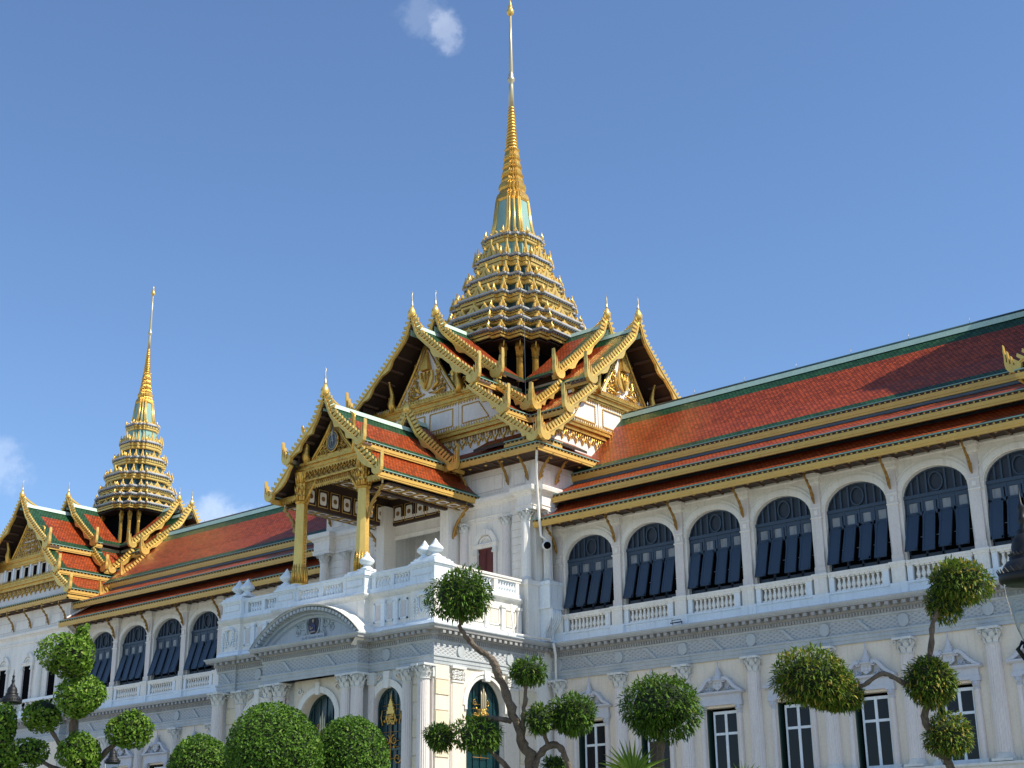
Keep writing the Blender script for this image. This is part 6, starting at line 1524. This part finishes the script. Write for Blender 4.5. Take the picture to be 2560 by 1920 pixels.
def topiary(name, label, D, base_px, balls, limbs, mat, kind, size, dens, seed, group="cloud-pruned topiary trees"):
    base = at(base_px[0], base_px[1], D); g0 = Vector((base.x, base.y, 0))
    t = thing(name, label, "topiary tree", g0, group)
    for i, (pts, rad) in enumerate(limbs):
        P = [at(px, py, D + (dd if len(q) > 2 else 0)) for q in pts for px, py, dd in [(q[0], q[1], q[2] if len(q) > 2 else 0)]]
        R2 = [S(r * 0.66, D) for r in rad]
        if i == 0: P = [Vector((P[0].x + 0.05, P[0].y, 0.0)), Vector((P[0].x, P[0].y, P[0].z * 0.5))] + P; R2 = [R2[0] * 1.5, R2[0] * 1.15] + R2
        limb(t, P, R2, seed + i, "trunk" if i == 0 else "branch")
    for i, b in enumerate(balls):
        px, py, rx, ry = b[:4]; dd = b[4] if len(b) > 4 else 0; mt = b[5] if len(b) > 5 else mat
        c = at(px, py, D + dd); r1, r2 = S(rx, D), S(ry, D)
        n = int(dens * (r1 * r2) / (size * size)); pad(t, c, r1, r1, r2, mt, n, size, seed * 10 + i, kind, 0.09 if kind == "leaf" else 0.075, 1.0 if kind == "leaf" else 0.95)
    return t
# feathery-leaved trees in front of the right wing
topiary("topiary_tree", "tall crooked topiary tree with a leaning bare trunk before the portico corner", 19.0, (1345, 1990),
        [(1154, 1490, 84, 70), (1320, 1681, 52, 36), (1432, 1790, 70, 56), (1348, 1800, 38, 42, -0.15), (1100, 1842, 46, 42), (1196, 1838, 66, 50), (1388, 1912, 34, 26, 0.2)],
        [([(1330, 1935), (1303, 1850), (1278, 1770), (1248, 1695), (1229, 1648), (1188, 1618), (1158, 1583), (1150, 1560), (1158, 1535)], [21, 19, 17, 15, 13, 11, 9, 8, 6]),
         ([(1306, 1840), (1308, 1790), (1312, 1740), (1318, 1705)], [11, 10, 8, 6]), ([(1276, 1802), (1235, 1796), (1200, 1800), (1165, 1820), (1130, 1838)], [11, 10, 10, 8, 6]),
         ([(1295, 1945), (1250, 1900), (1220, 1870), (1205, 1850)], [10, 9, 8, 6]), ([(1330, 1930), (1352, 1882), (1384, 1862), (1408, 1880), (1424, 1925), (1430, 1950)], [13, 13, 12, 12, 10, 9]),
         ([(1372, 1868), (1362, 1830), (1400, 1815)], [10, 8, 6])],
        "leaf_fern", "frond", 0.066, 72, 11)
topiary("topiary_tree", "single round topiary ball on a hidden stem in front of the lower right windows", 20.5, (1657, 1990),
        [(1655, 1768, 104, 84)], [([(1657, 1960), (1650, 1900), (1655, 1840), (1660, 1800)], [16, 15, 14, 10])], "leaf_fern", "frond", 0.074, 76, 23)
topiary("topiary_tree", "rightmost topiary tree with arching limb and yellowing feathery leaf balls beside the big lantern", 17.0, (2392, 1990),
        [(2398, 1452, 84, 62), (2362, 1508, 58, 46, 0.1), (2329, 1704, 80, 76), (2030, 1700, 112, 82), (2092, 1742, 74, 56, 0.1), (2371, 1842, 68, 58)],
        [([(2380, 1930), (2352, 1880), (2328, 1830), (2312, 1790), (2322, 1720), (2326, 1640), (2333, 1560), (2350, 1510)], [19, 19, 16, 13, 12, 10, 10, 8]),
         ([(2312, 1730), (2246, 1700), (2205, 1684), (2160, 1712), (2110, 1728)], [10, 10, 9, 9, 6]), ([(2340, 1860), (2360, 1840)], [9, 6])],
        "leaf_fern_warm", "frond", 0.064, 72, 37)
# round-leaved trees on the left
topiary("topiary_tree", "leafy topiary tree with a stack of bright round balls at the left", 24.0, (190, 1990),
        [(183, 1640, 70, 60), (206, 1743, 64, 58, -0.1), (108, 1785, 46, 42), (324, 1817, 58, 53), (202, 1884, 50, 52, -0.2), (71, 1882, 40, 37), (208, 1582, 14, 20)],
        [([(186, 1960), (186, 1870), (186, 1800), (190, 1740), (186, 1660)], [17, 16, 15, 12, 8]), ([(168, 1890), (142, 1850), (120, 1810)], [10, 8, 6]), ([(205, 1935), (250, 1895), (290, 1855), (318, 1830)], [12, 11, 10, 6]), ([(185, 1940), (130, 1918), (92, 1896)], [10, 9, 6])],
        "leaf_round", "leaf", 0.036, 18, 51)
topiary("topiary_tree", "leafy topiary tree cut by the left edge of the photo", 24.0, (-10, 1990),
        [(8, 1816, 38, 50), (6, 1902, 42, 36, -0.1)], [([(0, 1960), (2, 1880), (5, 1830)], [14, 12, 8])], "leaf_round", "leaf", 0.036, 18, 71)
# clipped domes
def dome(label, px, py, rx, ry, D, seed):
    c = at(px, py, D); t = thing("topiary_bush", label, "topiary bush", (c.x, c.y, 0), "clipped dome bushes before the portico")
    limb(t, [Vector((c.x, c.y, 0)), Vector((c.x, c.y, c.z * 0.5)), c], [0.14, 0.12, 0.10], seed)
    r1, r2 = S(rx, D), S(ry, D); pad(t, c, r1, r1, r2, "leaf_hedge", int(17 * r1 * r2 / (0.031 ** 2)), 0.031, seed, "leaf", 0.03, 1.16, "crown")
dome("largest dome-shaped clipped bush, middle one of three before the entrance", 683, 1890, 121, 126, 24, 81)
dome("dome-shaped clipped bush covering the foot of the dark arched door", 880, 1903, 103, 116, 25, 82)
dome("smallest and lowest dome-shaped clipped bush, left of the biggest one", 500, 1925, 84, 86, 25.5, 83)
def palm(label, px, py, D, seed, blades):
    c = at(px, py, D); t = thing("fan_palm", label, "palm", (c.x, c.y, 0), "fan palms along the lower edge"); rnd = random.Random(seed)
    limb(t, [Vector((c.x, c.y, 0)), Vector((c.x, c.y, c.z * 0.6)), c], [0.06, 0.05, 0.035], seed)
    mb = MB().m("leaf_palm"); RX, UP, FW = Vector(AX[0]), Vector((0, 0, 1)), Vector((AX[2][0], AX[2][1], 0)).normalized()
    for a, L, dr in blades:
        d = (RX * math.cos(a) + UP * math.sin(a) + FW * rnd.uniform(-0.25, 0.25)).normalized(); q = c.copy(); sd = d.cross(FW).normalized(); prev = None; n = 6
        for k in range(n + 1):
            t_ = k / n; w = 0.030 * (0.35 + 1.5 * t_ if t_ < 0.4 else 1.35 - 1.3 * (t_ - 0.4) / 0.6) * L / 0.8
            cur = (mb.vert(q - sd * w), mb.vert(q + FW * 0.012), mb.vert(q + sd * w))
            if prev: mb.face((prev[0], prev[1], cur[1], cur[0])); mb.face((prev[1], prev[2], cur[2], cur[1]))
            prev = cur; q = q + d * (L / n); d = (d + Vector((0, 0, -dr))).normalized(); sd = d.cross(FW).normalized()
    obj("frond", mb, t)
palm("bright fan palm below the round feathery ball", 1582, 1942, 20.0, 3, [(R_(a), random.uniform(0.40, 0.58), 0.02 + 0.07 * abs(a - 92) / 60) for a in range(22, 168, 7)])
palm("small fan palm, only its leaf tips showing below the lower right windows", 1860, 1962, 21.0, 4, [(R_(a), random.uniform(0.30, 0.38), 0.04 + 0.08 * abs(a - 90) / 60) for a in range(20, 165, 9)])

# ------------------------------------------------------------------ street lamps
def lamp(label, px, py, D, W):
    """lantern: px,py = rim of the dome, W = rim width in metres"""
    c = at(px, py, D); x, y, z = c.x, c.y, c.z; r = W / 2
    t = thing("street_lamp", label, "street lamp", (x, y, 0), "black lanterns on posts in the forecourt")
    L = lambda *a: [(q * r, z + h * r) for q, h in a]
    mb = MB().m("black"); mb.lathe(x, y, L((0.98, -0.28), (1.04, -0.20), (1.04, -0.02), (0.98, 0.04), (0.86, 0.28), (0.74, 0.44), (0.60, 0.52), (0.62, 0.60), (0.50, 0.66), (0.50, 1.0), (0.44, 1.22), (0.30, 1.4), (0.22, 1.46), (0.26, 1.54), (0.15, 1.62), (0.13, 1.85), (0.19, 1.95), (0.12, 2.05), (0.10, 2.3), (0.15, 2.38), (0.05, 2.55), (0.01, 3.1)), 20)
    for k in range(28):
        a = 2 * math.pi * k / 28
        for q, h, s in ((1.03, 0.0, 0.15), (0.58, 0.6, 0.12)):
            b = Vector((x + q * r * math.cos(a), y + q * r * math.sin(a), z + h * r)); o = Vector((math.cos(a), math.sin(a), 0)); e = Vector((-math.sin(a), math.cos(a), 0))
            mb.ext([b - e * 0.09 * r, b + e * 0.09 * r, b + o * s * 0.5 * r + Vector((0, 0, s * 1.2 * r))], -o * 0.03 * r)
    obj("lamp_cap", mb, t)
    mb = MB().m("lampglass")
    o_ = L((0.90, -0.26), (0.88, -0.7), (0.78, -1.3), (0.62, -1.9), (0.42, -2.45)); i_ = [(q - 0.02 * r, h) for q, h in o_]
    mb.lathe(x, y, o_, 24, 0, False); mb.lathe(x, y, i_[::-1], 24, 0, False); obj("lamp_glass", mb, t)
    mb = MB().m("brass"); mb.lathe(x, y, L((0.02, -0.9), (0.13, -0.95), (0.15, -1.5), (0.06, -1.7), (0.05, -2.4)), 10)
    mb.m("frost"); mb.lathe(x, y, L((0.02, -0.75), (0.16, -0.85), (0.2, -1.1), (0.1, -1.3)), 10); obj("bulb", mb, t)
    mb = MB().m("black"); mb.lathe(x, y, L((0.20, -2.30), (0.50, -2.38), (0.54, -2.5), (0.40, -2.62), (0.40, -3.0), (0.30, -3.1), (0.24, -3.6), (0.34, -3.75), (0.22, -3.9), (0.24, -6)) + [(0.26 * r, z - 8 * r), (0.4 * r, 1.0), (0.55 * r, 0.9), (0.6 * r, 0.0)], 16)
    for k in range(4):
        a = math.pi / 2 * k + 0.5; mb.tube([(x + 0.50 * r * math.cos(a), y + 0.5 * r * math.sin(a), z - 2.9 * r), (x + 0.70 * r * math.cos(a), y + 0.7 * r * math.sin(a), z - 2.55 * r), (x + 0.5 * r * math.cos(a), y + 0.5 * r * math.sin(a), z - 2.3 * r)], 0.08 * r, 6)
    obj("lamp_post", mb, t)
lamp("large black lantern with clear glass cut by the right edge", 2574, 1436, 13.0, 0.52)
lamp("black lantern at the far left above the leaf ball", 28, 1752, 30.0, 0.42)
lamp("small black lantern low between the left topiary and the clipped bushes", 281, 1904, 42.0, 0.44)

# ------------------------------------------------------------------ floodlights on the cornice and wall
t = thing("floodlight", "small flat black floodlight lying on the right wing's ledge", "floodlight", (5.66, -0.62, 14.2))
mb = MB().m("black"); mb.ext([(5.42, -0.80, 14.22), (5.42, -0.42, 14.30), (5.42, -0.40, 14.36), (5.42, -0.78, 14.28)], (0.50, 0, 0)); obj("housing", mb, t)
mb = MB().m("black"); mb.tube([(5.40, -0.5, 14.2), (5.40, -0.6, 14.42), (5.94, -0.6, 14.42), (5.94, -0.5, 14.2)], 0.02, 5); obj("mount", mb, t)
